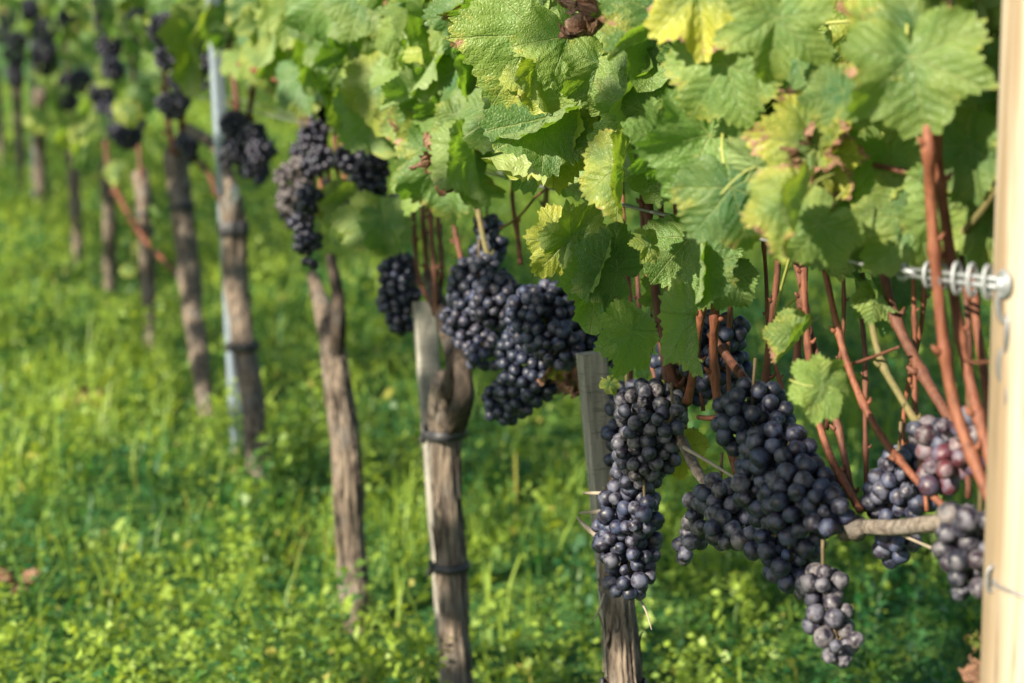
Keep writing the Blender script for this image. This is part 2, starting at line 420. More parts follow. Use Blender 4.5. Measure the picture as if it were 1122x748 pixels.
def leaf_matrix(p, tip, nrm, size):
    y = tip.normalized(); z = (nrm-y*nrm.dot(y)).normalized(); x = y.cross(z)
    m = Matrix((x, y, z)).transposed().to_4x4()
    return Matrix.Translation(p) @ m @ Matrix.Scale(size, 4)

# ------------------------------------------------------------------ ground
def ground_material():
    k = NT('ground_soil'); co = k.coord('Object')
    n1 = k.noise(co, .9, 4); n2 = k.noise(co, 14, 4); n3 = k.noise(co, 60, 3)
    c = k.mix(k.ramp(n1, .35, .65), (.025, .085, .025), (.055, .125, .030))
    c = k.mix(k.ramp(n2, .45, .7), c, (.085, .135, .022))
    c = k.mix(k.ramp(n3, .58, .72, 0, .6), c, (.09, .065, .035))
    return k.done(k.bsdf(c, .9, .1, k.bump(n3, .8, .02)))
GROUND = ground_material()
mb = MB(); NG = 64; gx = np.linspace(-150, 150, NG+1); gy = np.linspace(-30, 330, NG+1)
mb.add([(x, y, 0) for y in gy for x in gx], [(j*(NG+1)+i, j*(NG+1)+i+1, (j+1)*(NG+1)+i+1, (j+1)*(NG+1)+i) for j in range(NG) for i in range(NG)])
tag(mb.build('ground', GROUND), 'green grassy vineyard floor under the row of vines', 'ground', kind='structure')

def grass_material():
    k = NT('grass_and_clover')
    a = k.n('ShaderNodeAttribute', attribute_name='tint'); r = a.outputs['Fac']
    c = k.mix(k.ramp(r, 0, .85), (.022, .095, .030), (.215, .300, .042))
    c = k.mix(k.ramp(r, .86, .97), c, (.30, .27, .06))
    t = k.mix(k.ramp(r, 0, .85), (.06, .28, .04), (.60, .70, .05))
    p = k.bsdf(c, .5, .35)
    tr = k.n('ShaderNodeBsdfTranslucent'); k.set(tr.inputs[0], t)
    mx = k.n('ShaderNodeMixShader'); mx.inputs[0].default_value = .38; k.t.links.new(p, mx.inputs[1]); k.t.links.new(tr.outputs[0], mx.inputs[2])
    return k.done(mx.outputs[0])
GRASS = grass_material()
def hfield(x, y):
    v = mnoise.noise(Vector((x*1.3, y*1.3, 3.1)))*.6+mnoise.noise(Vector((x*4.1, y*4.1, 9.1)))*.4
    return max(0.10, .50+1.25*v)
def build_grass():
    P = []; NP = []
    def zone(d0, d1, dens, half):
        n = int((d1-d0)*2*half(0.5*(d0+d1))*dens*1.25)
        d = rng.uniform(d0, d1, n); lat = rng.uniform(-1, 1, n)*np.vectorize(half)(d)
        return np.stack([lat, d], 1)
    half = lambda d: .45+.36*d
    zs = [(2.1, 3.5, 2600, .9), (3.5, 5, 2300, 1.0), (5, 7.5, 1500, 1.2), (7.5, 11, 800, 1.5), (11, 17, 380, 2.0), (17, 32, 110, 3.0)]
    V = []; F = []; T = []; base = 0
    for d0, d1, dens, big in zs:
        for x, y in zone(d0, d1, dens, half):
            h = hfield(x, y); hmax = .125*h*big**.35
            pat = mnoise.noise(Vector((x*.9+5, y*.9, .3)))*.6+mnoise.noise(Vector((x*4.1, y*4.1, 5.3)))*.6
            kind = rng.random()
            tint = float(np.clip(.44+.16*max(-1, min(1, -x-.15))+.80*pat+rng.normal(0, .18), 0, .85))  # sunlit grass painted into the tint: yellower leftwards and in broad patches
            if rng.random() < .03: tint = .96
            az = rng.uniform(0, 6.283); ca, sa = math.cos(az), math.sin(az)
            if kind < .08+.30*max(0, mnoise.noise(Vector((x*2.2, y*2.2, 7.7)))):                                              # grass blade
                L = rng.uniform(.5, 1.5)*hmax*1.2+.04; w = rng.uniform(.0018, .0036)*big**.8; lean = rng.uniform(.1, .7)
                pts = [(0, 0), (lean*L*.25, L*.55), (lean*L*.8, L*.9), (lean*L*1.25, L*(1-.2*lean))]
                ws = [w, w*.95, w*.65, 0.0002]
                for (a, z), ww in zip(pts, ws):
                    V.append((x+ca*a-sa*ww, y+sa*a+ca*ww, z)); V.append((x+ca*a+sa*ww, y+sa*a-ca*ww, z))
                for i in range(3): F.append((base+2*i, base+2*i+1, base+2*i+3, base+2*i+2)); T.append(tint)
                base += 8
            else:                                                        # little oval leaf at a random height of the sward
                z = hmax*rng.beta(2.2, 1.3)+.008; s = rng.uniform(.006, .0135)*big**.85
                if kind > .93: s *= 1.9
                tl = rng.uniform(-.4, 1.2); ro = rng.normal(0, .45); c, sn = math.cos(tl)*s, math.sin(tl)*s
                for _ in range(1):
                    V += [(x-ca*c*.2, y-sa*c*.2, z), (x+ca*c*.7-sa*s*.62, y+sa*c*.7+ca*s*.62, z+sn*.6+s*(.15+ro)), (x+ca*c*1.7, y+sa*c*1.7, z+sn*1.1), (x+ca*c*.7+sa*s*.62, y+sa*c*.7-ca*s*.62, z+sn*.6+s*(.15-ro))]
                    F.append((base, base+3, base+2, base+1)); T.append(tint); base += 4
    # taller weeds: a stem's worth of leaflets each
    for d0, d1, dens, big in ((2.1, 3.6, 95, 1.0), (3.6, 5.5, 80, 1.1), (5.5, 9, 42, 1.4), (9, 16, 16, 2.0)):
        for x, y in zone(d0, d1, dens, half):
            if mnoise.noise(Vector((x*1.6, y*1.6, 11.3))) < -.18: continue
            H = rng.uniform(.06, .24)*big**.4; n = int(rng.integers(34, 84)); sp = rng.uniform(.02, .055)*big**.6
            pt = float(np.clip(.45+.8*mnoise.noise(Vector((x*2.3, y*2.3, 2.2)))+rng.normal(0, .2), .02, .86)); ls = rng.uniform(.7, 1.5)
            lx, ly = rng.normal(0, .25, 2)
            for _ in range(n):
                z = H*rng.random()**.6; az = rng.uniform(0, 6.283); rr_ = sp*(1.15-z/H*.75)*rng.uniform(.3, 1)
                ca, sa = math.cos(az), math.sin(az); X = x+ca*rr_+lx*z; Y = y+sa*rr_+ly*z
                s = ls*rng.uniform(.0042, .0088)*big**.8; tl = rng.uniform(-.5, .9); c, sn = math.cos(tl)*s, math.sin(tl)*s; wd = rng.uniform(.35, .7); ro = rng.normal(0, .5)
                V += [(X-ca*c*.2, Y-sa*c*.2, z), (X+ca*c*.7-sa*s*wd, Y+sa*c*.7+ca*s*wd, z+sn*.6+s*(.15+ro)), (X+ca*c*1.9, Y+sa*c*1.9, z+sn*1.1), (X+ca*c*.7+sa*s*wd, Y+sa*c*.7-ca*s*wd, z+sn*.6+s*(.15-ro))]
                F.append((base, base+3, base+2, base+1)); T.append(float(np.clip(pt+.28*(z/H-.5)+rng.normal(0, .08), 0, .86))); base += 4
    me = bpy.data.meshes.new('grass'); me.from_pydata(V, [], F)
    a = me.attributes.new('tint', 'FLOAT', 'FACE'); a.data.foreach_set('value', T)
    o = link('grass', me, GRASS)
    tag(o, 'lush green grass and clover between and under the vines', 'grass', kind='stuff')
build_grass()

# ------------------------------------------------------------------ neighbouring rows (one unseen, shaped to shade this row and the grass; others close the view)
def shade(s, z):  # hand-set dense bands and gaps of the unseen row, placing sun and shade
    if s < .48: return -9 if z > 1.25 else -.05
    if .80 < s < 1.05: return -.10 if z > 1.45 else -.2
    if s > 3.0: return .18 if 1.32 < z < 2.35 else -.18
    if z > 2.08: return -9
    if 1.45 < s < 2.0: return .22 if 1.25 < z < 2.0 else -.2
    return .24 if 1.52 < z < 2.0 else -.2
def foliage_np(n, s_rng, off_rng, z_rng, size, gaps=None, airy=False):
    """merged low-resolution leaves -> mesh"""
    VV = []; FF = []; UU = []; EE = []; LR = []; base = 0
    src = []
    for me in LOW:
        v = np.zeros(len(me.vertices)*3); me.vertices.foreach_get('co', v); v = v.reshape(-1, 3)
        e = np.zeros(len(me.vertices)); me.attributes['edge'].data.foreach_get('value', e)
        f = [tuple(p.vertices) for p in me.polygons]
        src.append((v, e, f))
    for i in range(n):
        s = rng.uniform(*s_rng); o = rng.normal((off_rng[0]+off_rng[1])/2, (off_rng[1]-off_rng[0])/4); z = rng.uniform(*z_rng)
        if gaps is not None and mnoise.noise(Vector((s*gaps[0], z*gaps[0]*1.3, o*2+gaps[1]))) < gaps[2]-shade(s, z): continue
        p = ND*(DROW-o)+RD*s+UP*z
        nr = (-ND*rng.uniform(-.3, 1)+RD*rng.normal(0, .6)+UP*rng.uniform(0, 1)).normalized()
        tp = (-UP+RD*rng.normal(0, .6)+ND*rng.normal(0, .3)).normalized()
        m = np.array(leaf_matrix(p, tp, nr, rng.uniform(*size)))
        v, e, f = src[i % 4]
        VV.append(v@m[:3, :3].T+m[:3, 3]); EE.append(e); UU.append(v[:, :2]); LR.append(np.full(len(v), rng.random()))
        FF += [tuple(k+base for k in q) for q in f]; base += len(v)
    me = bpy.data.meshes.new('foliage'); me.from_pydata(np.concatenate(VV).tolist(), [], FF)
    a = me.attributes.new('edge', 'FLOAT', 'POINT'); a.data.foreach_set('value', np.concatenate(EE))
    a = me.attributes.new('lrnd', 'FLOAT', 'POINT'); a.data.foreach_set('value', np.concatenate(LR))
    lv = np.zeros(len(me.loops), dtype=np.int32); me.loops.foreach_get('vertex_index', lv)
    me.uv_layers.new(name='UVMap').data.foreach_set('uv', np.concatenate(UU)[lv].ravel())
    return me
o = link('vine_row_foliage', foliage_np(7200, (-5, 16), (1.75, 2.25), (1.12, 2.45), (.05, .085), (1.7, 3.3, .02), True), LEAF_LO); o.color = (.15, .1, .5, 1)
tag(o, 'leafy unseen neighbouring vine row across the path, its gaps shaped to place the shade', 'vine row', kind='stuff')
o = link('vine_row_foliage', foliage_np(6000, (0, 60), (-2.4, -1.9), (.62, 1.8), (.06, .11)), LEAF_LO); o.color = (.15, .1, .5, 1)
tag(o, 'dense green vine row behind the near row, seen through its leaves', 'vine row', kind='stuff')

o = link('vine_row_foliage', foliage_np(5200, (8, 75), (-4.5, -3.9), (.4, 1.9), (.09, .15)), LEAF_LO); o.color = (.15, .1, .5, 1)
tag(o, 'farther green vine row beyond the second row, closing the view at the upper left', 'vine row', kind='stuff')
# ------------------------------------------------------------------ vines: trunks, arms, canes
VINES = []      # dicts: root, s (row coordinate)
def bark_disp(seed, amt=.16, st=1.0):
    def f(th, arc):
        arc = arc*st
        v = Vector((math.cos(th)*1.6+seed*7.3, math.sin(th)*1.6, arc*9))
        a = mnoise.noise(v)*.9
        b = 1-abs(mnoise.noise(Vector((math.cos(th)*4.2+seed, math.sin(th)*4.2, arc*14))))*2
        c = mnoise.noise(Vector((math.cos(th)*9+seed, math.sin(th)*9, arc*22)))
        e = abs(mnoise.noise(Vector((math.cos(th)*5.5+seed*3, math.sin(th)*5.5, arc*3.5))))
        return 1+amt*(a*.75+(b-.45)*.40+c*.30-.55*max(0, .30-e)/.30)
    return f
TR = [  # path in photo pixels, width px at the points, label
 ([(1168, 520), (1172, 640), (1178, 800)], [46, 44, 46], 'old grapevine behind the pale post, its grey arm and orange canes reaching left'),
 ([(688, 505), (676, 560), (675, 620), (679, 680), (684, 748)], [26, 34, 36, 35, 37], 'grapevine with shredded dark bark, a tapering dark bunch hanging before its trunk'),
 ([(494, 418), (490, 446), (488, 480), (490, 540), (494, 620), (498, 690), (501, 748)], [44, 46, 35, 31, 33, 31, 34], 'grapevine with two black ties round its straight grey trunk'),
 ([(342, 300), (358, 350), (368, 400), (373, 440), (381, 520), (384, 600), (391, 670), (397, 712)], [11, 22, 31, 30, 33, 30, 32, 30], 'grapevine with pale sunlit trunk and broken stub at its head'),
 ([(254, 215), (256, 250), (258, 300), (266, 370), (276, 440), (284, 520)], [24, 27, 28, 25, 27, 25], 'grapevine tied to a bluish metal stake, dark band under its head'),
 ([(192, 165), (196, 200), (202, 250), (208, 310), (217, 380), (224, 432)], [26, 28, 25, 24, 21, 20], 'grapevine with thick knotted head and leaning mottled trunk'),
 ([(154, 190), (158, 225), (161, 290), (164, 340), (167, 397)], [20, 18, 17, 16, 17], 'slim grapevine beside the leaning mottled trunk, a thin orange cane crossing it'),
 ([(117, 180), (120, 240), (120, 290), (121, 343)], [17, 16, 15, 15], 'slim dark grapevine under the yellow-green leaf cluster'),
 ([(79, 165), (82, 210), (85, 260), (88, 303)], [15, 13, 13, 13], 'blurred grapevine with pale lit foot left of the leaf cluster'),
 ([(44, 100), (43, 150), (44, 195), (46, 239)], [16, 14, 13, 13], 'blurred grapevine beside a thin grey stake near the left edge'),
 ([(18, 85), (20, 140), (23, 197)], [12, 10, 10], 'far blurred grapevine next to the last bunches at the left edge'),
 ([(-6, 75), (-2, 130), (2, 178)], [11, 10, 9], 'farthest blurred grapevine cut by the left picture edge'),
]
for i, (pts, wd, lab) in enumerate(TR):
    P = [at(x, y) for x, y in pts]
    d = P[-1]-P[-2]
    if P[-1].z > -.03: P.append(P[-1]+d*((P[-1].z+.04)/max(-d.z, 1e-3))); wd = wd+[wd[-1]*1.15]
    rad = [w*.5*mpp(p) for w, p in zip(wd, P)]
    root = empty('grapevine', (P[-1].x, P[-1].y, 0)); tag(root, lab, 'grapevine', 'grapevines along the row')
    n = int((P[0]-P[-1]).length/(.006 if i < 5 else .02))
    seg = 72 if i < 4 else 20
    mb = MB(); tube(mb, spline(P, n), lerp_list(rad, n), seg, bark_disp(i+1, .25 if i else .15))
    if 0 < i < 5:                                                # shaggy strips of peeling bark
        rs_ = random.Random(i*17); SP = spline(P, 120); RA = lerp_list(rad, 120)
        for q in range(46 if i == 1 else 30):
            k0 = rs_.randint(2, 100); ln_ = rs_.randint(5, 16); th = rs_.uniform(0, 6.28); wd_ = rs_.uniform(.0012, .0032); lift = rs_.uniform(.0, .006); ph_ = rs_.choice((0, 1))
            vs = []; fs = []
            for m_ in range(ln_):
                kk = min(k0+m_, 119); f_ = m_/(ln_-1); f_ = f_ if ph_ else 1-f_
                d_ = CR*math.cos(th+.15*f_)+CB*math.sin(th+.15*f_); t_ = CR*(-math.sin(th))+CB*math.cos(th)
                c_ = SP[kk]+d_*(RA[kk]*1.03+.0008+lift*f_**3); w_ = wd_*(1-.5*abs(2*f_-1)**2)
                vs += [c_-t_*w_, c_+t_*w_, c_+d_*.0012+t_*w_*.3, c_+d_*.0012-t_*w_*.3]
            for m_ in range(ln_-1):
                for e_ in range(4): fs.append((m_*4+e_, m_*4+(e_+1) % 4, m_*4+4+(e_+1) % 4, m_*4+4+e_))
            mb.add(vs, fs)
    mb.build('trunk', BARK, root)
    VINES.append(dict(root=root, s=P[0].dot(RD), top=P[0], n=0, ov=[]))
VR, V0, V1, V2, V3, V4, V5, V6, V7, V8, V9, V10 = VINES
def vine_at(p): 
    s = p.dot(RD); return min(VINES, key=lambda v: abs(v['s']-s))
def cane(pts, w, vine, mat=CANE, off=0.0, name='cane', nodes=True, seed=0, w1=None, seg=10):
    """shoot through photo pixels; pts items (x, y) or (x, y, off)"""
    P = [at(q[0], q[1], q[2] if len(q) > 2 else off) for q in pts]
    L = sum((P[i+1]-P[i]).length for i in range(len(P)-1)); n = max(8, int(L/.006))
    w = w*(.80 if nodes else 1.0)
    r0 = w*.5*mpp(P[0]); r1 = (w1 or w*.85)*.5*mpp(P[-1])
    pts3 = spline(P, n); rs = random.Random(seed+int(pts[0][0]))
    ph = rs.random(); sp = rs.uniform(.055, .08)
    rad = []; arc = 0
    for i in range(n):
        if i: arc += (pts3[i]-pts3[i-1]).length
        f = (arc/sp+ph) % 1.0; d = min(f, 1-f)*sp
        b = 1+(.38*math.exp(-(d/.006)**2) if nodes else 0)
        rad.append((r0+(r1-r0)*i/(n-1))*b*(1+.06*mnoise.noise(Vector((arc*14, seed, 1)))))
        pts3[i] = pts3[i]+CR*(.0007*math.sin((arc/sp+ph)*math.pi)*(1 if nodes else 0))
    rough_ = mat in (ARM, BARK, BARK_DK)
    mb = MB(); tube(mb, pts3, rad, 24 if rough_ else seg, bark_disp(seed, .24 if mat == BARK_DK else .15, .9 if mat == BARK_DK else .22) if rough_ else None)
    if nodes:                                                     # buds / cut stubs at the nodes
        arc = 0
        for i in range(1, n-1):
            a0 = arc; arc += (pts3[i]-pts3[i-1]).length
            if int(a0/sp+ph) != int(arc/sp+ph) and rad[i] > .0016:
                t = (pts3[i+1]-pts3[i-1]).normalized(); side = CR*(1 if int(arc/sp+ph) % 2 else -1)+CB*.5
                side = (side-t*side.dot(t)).normalized()
                e = pts3[i]+side*rad[i]*1.9+t*rad[i]*.9*(1 if t.z > 0 else -1)
                tube(mb, [pts3[i]+side*rad[i]*.5, pts3[i]+side*rad[i]*1.3, e], [rad[i]*.6, rad[i]*.5, rad[i]*.22], 6)
    return mb.build(name, mat, vine['root'])
# --- right vine
def knob(p, r, vine, mat, seed):
    mb = MB(); tube(mb, [p+CR*(-r*1.1), p+CR*(-r*.55), p, p+CR*(r*.6), p+CR*(r*1.1)], [r*.3, r*.85, r, r*.85, r*.3], 14, bark_disp(seed, .5))
    return mb.build('knot', mat, vine['root'])
cane([(1170, 545), (1100, 570), (1030, 573), (985, 578), (945, 578), (926, 586)], 24, VR, ARM, .0, 'arm', False, 3, 17, 18)
knob(at(938, 577, .008), .0095, VR, ARM, 5)
cane([(1090, 560, .04), (1073, 520, .04), (1046, 440, .045), (1029, 340, .055), (1021, 220, .065), (1016, 130, .075), (1010, -60, .03)], 17, VR, CANE, 0, seed=1)
cane([(1100, 560, .03), (1082, 490, .03), (1058, 400, .03), (1042, 290, .04), (1030, 200, .055), (1029, 120, .06), (1045, -60, .02)], 16, VR, CANE, 0, seed=2)
cane([(1098, 520, .0), (1085, 450, .0), (1078, 400, 0), (1068, 330, 0), (1060, 200, -.02)], 13, VR, CANE, 0, seed=3)
cane([(1066, 500, -.02), (1030, 440, -.02), (1000, 390, -.02), (978, 338, -.02), (960, 250, -.03)], 16, VR, CANE_DK, 0, seed=4)
cane([(1035, 510, -.01), (1004, 462, -.01), (985, 430, -.01), (970, 405, -.01), (958, 372, -.01), (945, 300, -.02)], 11, VR, CANE_GR, 0, seed=5)
cane([(1046, 570, .0), (1032, 552, .0), (1000, 520, .01), (960, 470, .01), (930, 400, .01), (906, 310, .01), (890, 200, 0)], 11, VR, CANE, 0, seed=6)
cane([(942, 560, .0), (915, 510, .0), (900, 470, .0), (888, 425, 0), (884, 350, 0), (876, 230, 0)], 11, VR, CANE, 0, seed=7)
cane([(934, 545, -.01), (924, 490, -.01), (910, 440, -.01), (888, 360, -.01), (870, 280, -.02)], 10, VR, CANE_DK, 0, seed=8)
cane([(872, 420, -.01), (875, 370, -.01), (880, 300, -.01), (884, 200, -.02)], 11, VR, CANE_DK, 0, seed=9)
cane([(838, 425, -.02), (843, 380, -.02), (850, 310, -.02), (856, 220, -.02)], 10, VR, CANE_DK, 0, seed=10)
cane([(880, 262, .03), (868, 275, .02), (850, 345, -.0), (868, 330, -.01), (885, 318, -.01)], 4, VR, STEM, 0, 'tendril', False, 11)
cane([(940, 178, .06), (975, 184, .06), (1005, 192, .05)], 7, VR, CANE_DK, 0, 'side_shoot', False, 12)
cane([(1042, 268, .02), (1070, 238, .02), (1092, 208, .02), (1120, 170, .02)], 9, VR, CANE_GR, 0, 'side_shoot', False, 13)
cane([(1045, 190, .0), (1037, 215, .0), (1032, 245, .0)], 6, VR, STEM, 0, 'side_shoot', False, 14)
cane([(910, 405, -.01), (945, 395, 0), (985, 380, 0)], 4, VR, CANE_DK, 0, 'tendril', False, 15)
cane([(1055, 394, .03), (1070, 397, .04), (1095, 395, .05)], 4, VR, CANE_DK, 0, 'tendril', False, 16)
for q, (x0, y0, x1, y1, w_, o_) in enumerate(((948, 560, 936, 260, 7, -.03), (1015, 560, 1002, 300, 7, -.03), (1060, 545, 1052, 250, 9, -.01), (985, 560, 1012, 330, 7, -.04), (905, 470, 925, 300, 6, -.03), (860, 440, 838, 290, 6, -.03))):
    cane([(x0, y0), ((x0+x1)/2+6*(-1)**q, (y0+y1)/2), (x1, y1), (x1-4, y1-90)], w_, VR, (CANE_DK, CANE)[q % 2], o_, seed=90+q)
# --- middle vine
for q, (x0, y0, x1, y1, w_, o_) in enumerate(((750, 470, 742, 250, 7, -.03), (770, 450, 758, 260, 6, -.02), (690, 470, 684, 260, 7, -.04), (800, 440, 806, 270, 7, -.03))):
    cane([(x0, y0), ((x0+x1)/2+5*(-1)**q, (y0+y1)/2), (x1, y1), (x1-4, y1-80)], w_, V0, (CANE, CANE_DK)[q % 2], o_, seed=97+q)
cane([(705, 500), (728, 470, .0), (745, 480, .01), (765, 518, .02), (778, 532, .02)], 15, V0, ARM, 0, 'arm', False, 20, 10, 14)
cane([(688, 520), (715, 480), (738, 430, -.01), (740, 405, -.01)], 20, V0, ARM, 0, 'arm', False, 21, 14, 14)
cane([(740, 425, .0), (730, 380, .01), (719, 330, .015), (714, 280, .015), (710, 225, .01), (705, 120, 0)], 14, V0, CANE_DK, 0, seed=22)
cane([(732, 420, -.01), (724, 370, -.01), (712, 320, -.01), (706, 250, -.01), (700, 150, -.02)], 10, V0, CANE_DK, 0, seed=23)
cane([(718, 418, -.02), (706, 370, -.02), (699, 320, -.02), (695, 260, -.02)], 7, V0, CANE_DK, 0, seed=24)
cane([(745, 400, -.02), (735, 330, -.02), (728, 280, -.03), (720, 180, -.04)], 10, V0, CANE, 0, seed=28)
cane([(753, 440, .01), (762, 390, .015), (770, 330, .02), (777, 270, .02), (785, 160, .0)], 12, V0, CANE, 0, seed=25)
cane([(808, 520, .0), (795, 475, .005), (787, 440, .01), (781, 385, .015), (784, 330, .02), (781, 270, .015), (775, 150, 0)], 13, V0, CANE, 0, seed=26)
cane([(826, 428, -.02), (800, 395, -.02), (778, 365, -.01)], 11, V0, CANE_DK, 0, seed=27, nodes=False)
cane([(790, 456, .01), (778, 458, .02), (765, 457, .025)], 6, V0, CANE, 0, 'side_shoot', False, 28)
cane([(735, 375, .02), (755, 388, .02), (770, 396, .02)], 4, V0, STEM, 0, 'tendril', False, 29)
cane([(660, 560, .03), (635, 562, .04)], 6, V0, TWIG, 0, 'bark_strip', False, 30, 2)
cane([(658, 590, .03), (640, 575, .04), (632, 566, .045)], 8, V0, TWIG, 0, 'bark_strip', False, 31, 2)
cane([(700, 655, .02), (708, 670, .03), (714, 690, .03)], 3, V0, TWIG, 0, 'bark_strip', False, 32, 1)
cane([(662, 650, .02), (655, 672, .03), (648, 682, .03)], 3, V0, TWIG, 0, 'bark_strip', False, 33, 1)
cane([(690, 548, .04), (664, 541, .05), (640, 540, .05)], 7, V0, TWIG, 0, 'bark_strip', False, 34, 3)
cane([(749, 490, .03), (775, 505, .035), (806, 524, .035)], 4.5, V0, TWIG, 0, 'twig', False, 35, 3)
cane([(806, 523, .035), (812, 514, .035)], 6, V0, STEM, 0, 'shoot_tip', False, 36, 4)
# --- second trunk
cane([(496, 430), (502, 400), (492, 365), (480, 330), (468, 300)], 30, V1, BARK_DK, 0, 'arm', False, 40, 12, 18)
cane([(497, 466), (508, 436), (507, 404), (496, 372)], 27, V1, BARK_DK, 0, 'arm', False, 41, 16, 14)
cane([(512, 400), (525, 360), (515, 320), (498, 296)], 14, V1, ARM, -.02, 'arm', False, 42, 12, 14)
for q, (xx, w, m, o_) in enumerate(((462, 8, CANE_DK, .0), (470, 8, CANE_DK, .01), (478, 7, CANE_DK, -.02), (452, 7, CANE_DK, .0))):
    cane([(476+q, 345, o_), (xx+6, 300, o_), (xx+2, 240, o_), (xx, 170, o_), (xx-6, 90, o_)], w, V1, m, 0, seed=43+q)
cane([(515, 310), (505, 280), (496, 240), (490, 180)], 8, V1, CANE_DK, 0, seed=50)
cane([(540, 300), (530, 260), (519, 200), (520, 150)], 8, V1, CANE_GR, .0, seed=51)
cane([(570, 290), (566, 250), (562, 210), (570, 150)], 7, V1, CANE, -.01, seed=52)
cane([(590, 300), (596, 240), (600, 190)], 9, V1, CANE_GR, -.02, seed=53)
cane([(598, 207, .02), (585, 218, .01), (568, 238, 0), (548, 250, 0)], 3, V1, CANE_DK, 0, 'tendril', False, 54)
cane([(630, 330, 0), (640, 290, -.02), (645, 200, -.03)], 7, V1, CANE_DK, 0, seed=55)
# --- third trunk and beyond
cane([(367, 395), (371, 350), (369, 315), (362, 280)], 19, V2, BARK_DK, 0, 'arm', False, 60, 10, 14)
for q, (xx, yy, w, m) in enumerate(((338, 40, 8, CANE_DK), (347, 20, 8, CANE), (356, 60, 7, CANE_DK), (366, 30, 7, CANE), (374, 70, 8, CANE), (330, 90, 6, CANE_DK), (404, 60, 8, CANE))):
    cane([(xx+10, 245), (xx+4, 190), (xx, 130), (xx-2, yy)], w, V2, m if q in (1, 4) else CANE_DK, .02-.008*q, seed=61+q)
cane([(262, 70, .10), (300, 86, .10), (340, 106, .08)], 6, V2, CANE, 0, 'side_shoot', False, 70)
cane([(125, 205, .04), (150, 250, .04), (175, 280, .03), (196, 303, .0)], 6, V5, CANE, 0, 'cane', True, 71)
cane([(262, 150), (258, 100), (250, 40)], 9, V3, CANE_DK, .02, seed=72)
cane([(270, 150), (278, 90), (286, 20)], 8, V3, CANE_DK, .0, seed=73)
cane([(255, 215), (240, 165), (205, 140)], 14, V3, BARK, .0, 'arm', False, 74)
cane([(193, 170), (200, 130), (205, 60), (208, 0)], 9, V4, CANE_DK, .02, seed=75)
cane([(190, 165), (183, 120), (176, 10)], 9, V4, CANE, .02, seed=76)
cane([(200, 165), (225, 185), (243, 225)], 7, V4, CANE_DK, .02, seed=77)
cane([(155, 195), (150, 130), (145, 50)], 6, V5, CANE_DK, .02, seed=78)
cane([(118, 185), (114, 120), (108, 40)], 6, V6, CANE_DK, .02, seed=79)
cane([(80, 170), (76, 110), (72, 30)], 5, V7, CANE_DK, .02, seed=80)
# ties
def tie(vine, px, py, w, h=9, off=0.0, stk=0):
    """flat rubber band round the trunk as built (and round the stake beside it when stk is set)"""
    c0 = at(px, py, off); hh = h*mpp(c0)
    tr = [o for o in vine['root'].children if o.name.startswith('trunk')][0]
    vz = [v.co for v in tr.data.vertices if abs(v.co.z-c0.z) < hh*.9+.004]
    c = sum(vz, Vector())/len(vz); N = 40; rr = [0]*N
    for v in vz:
        d = v-c; k_ = int((math.atan2(d.y, d.x)/(2*math.pi))*N) % N; rr[k_] = max(rr[k_], math.hypot(d.x, d.y))
    m_ = sum(r for r in rr if r)/max(1, sum(1 for r in rr if r)); rr = [r or m_ for r in rr]
    rr = [max(rr[k_-1], rr[k_], rr[(k_+1) % N])*.5+.5*max(rr[(k_+q) % N] for q in (-2, -1, 0, 1, 2)) for k_ in range(N)]
    mb = MB(); vs = []; fs = []; prof = [(.0005, -.5), (.0030, -.42), (.0036, 0), (.0030, .42), (.0005, .5)]
    for k_ in range(N):
        a = 2*math.pi*(k_+.5)/N; tl = .10*math.cos(a+1.0)*m_
        for e, z in prof: vs.append(Vector((c.x+math.cos(a)*(rr[k_]+e), c.y+math.sin(a)*(rr[k_]+e), c0.z+z*hh+tl)))
    P_ = len(prof)
    for k_ in range(N):
        for q in range(P_-1): fs.append((k_*P_+q, ((k_+1) % N)*P_+q, ((k_+1) % N)*P_+q+1, k_*P_+q+1))
    mb.add(vs, fs)
    if stk:                                                     # the knotted end on the stake side
        e = Vector((c.x-m_-.004, c.y-.004, c0.z)); torus(mb, e, CB, UP, hh*.45, hh*.75, hh*.26, 14, 6)
        tube(mb, [e, e-CR*.006-UP*.008, e-CR*.007-UP*.020], [.0022, .002, .001], 6)
    mb.build('tie', RUBBER, vine['root'])
tie(V1, 484, 472, 48, 11, 0, 1); tie(V1, 490, 617, 42, 9, 0, 1); tie(V3, 258, 252, 34, 16); tie(V3, 264, 376, 30, 9)
tie(V0, 678, 744, 42, 9, 0, 1); tie(V4, 198, 225, 28, 6); tie(V5, 160, 235, 20, 5)

# ------------------------------------------------------------------ stakes, post, wires
def box_between(mb, p0, p1, wx, wy, ax, bev=.12):
    """rectangular timber from p0 (bottom) to p1 (top); ax = direction of its wide side"""
    t = (p1-p0).normalized(); x = (ax-t*ax.dot(t)).normalized(); y = t.cross(x); n = 24
    b = min(wx, wy)*bev; prof = []
    for sx, sy in ((1, 1), (-1, 1), (-1, -1), (1, -1)):
        c = [(wx/2*sx, (wy/2-b)*sy), ((wx/2-b)*sx, wy/2*sy)]
        prof += c if sx*sy > 0 else c[::-1]
    m = len(prof); vs = []; fs = []
    for i in range(n+1):
        c = p0.lerp(p1, i/n); k_ = 1+.03*mnoise.noise(Vector((i*.7, wx*99, 2)))
        for a, b_ in prof: vs.append(c+x*a*k_+y*b_*k_)
    for i in range(n):
        for j in range(m): fs.append((i*m+j, i*m+(j+1) % m, (i+1)*m+(j+1) % m, (i+1)*m+j))
    fs.append(tuple(range(m))[::-1]); fs.append(tuple(n*m+j for j in range(m)))
    mb.add(vs, fs)
def to_ground(p_top, p_low):
    d = p_low-p_top; return p_top+d*((p_top.z+.05)/-d.z)
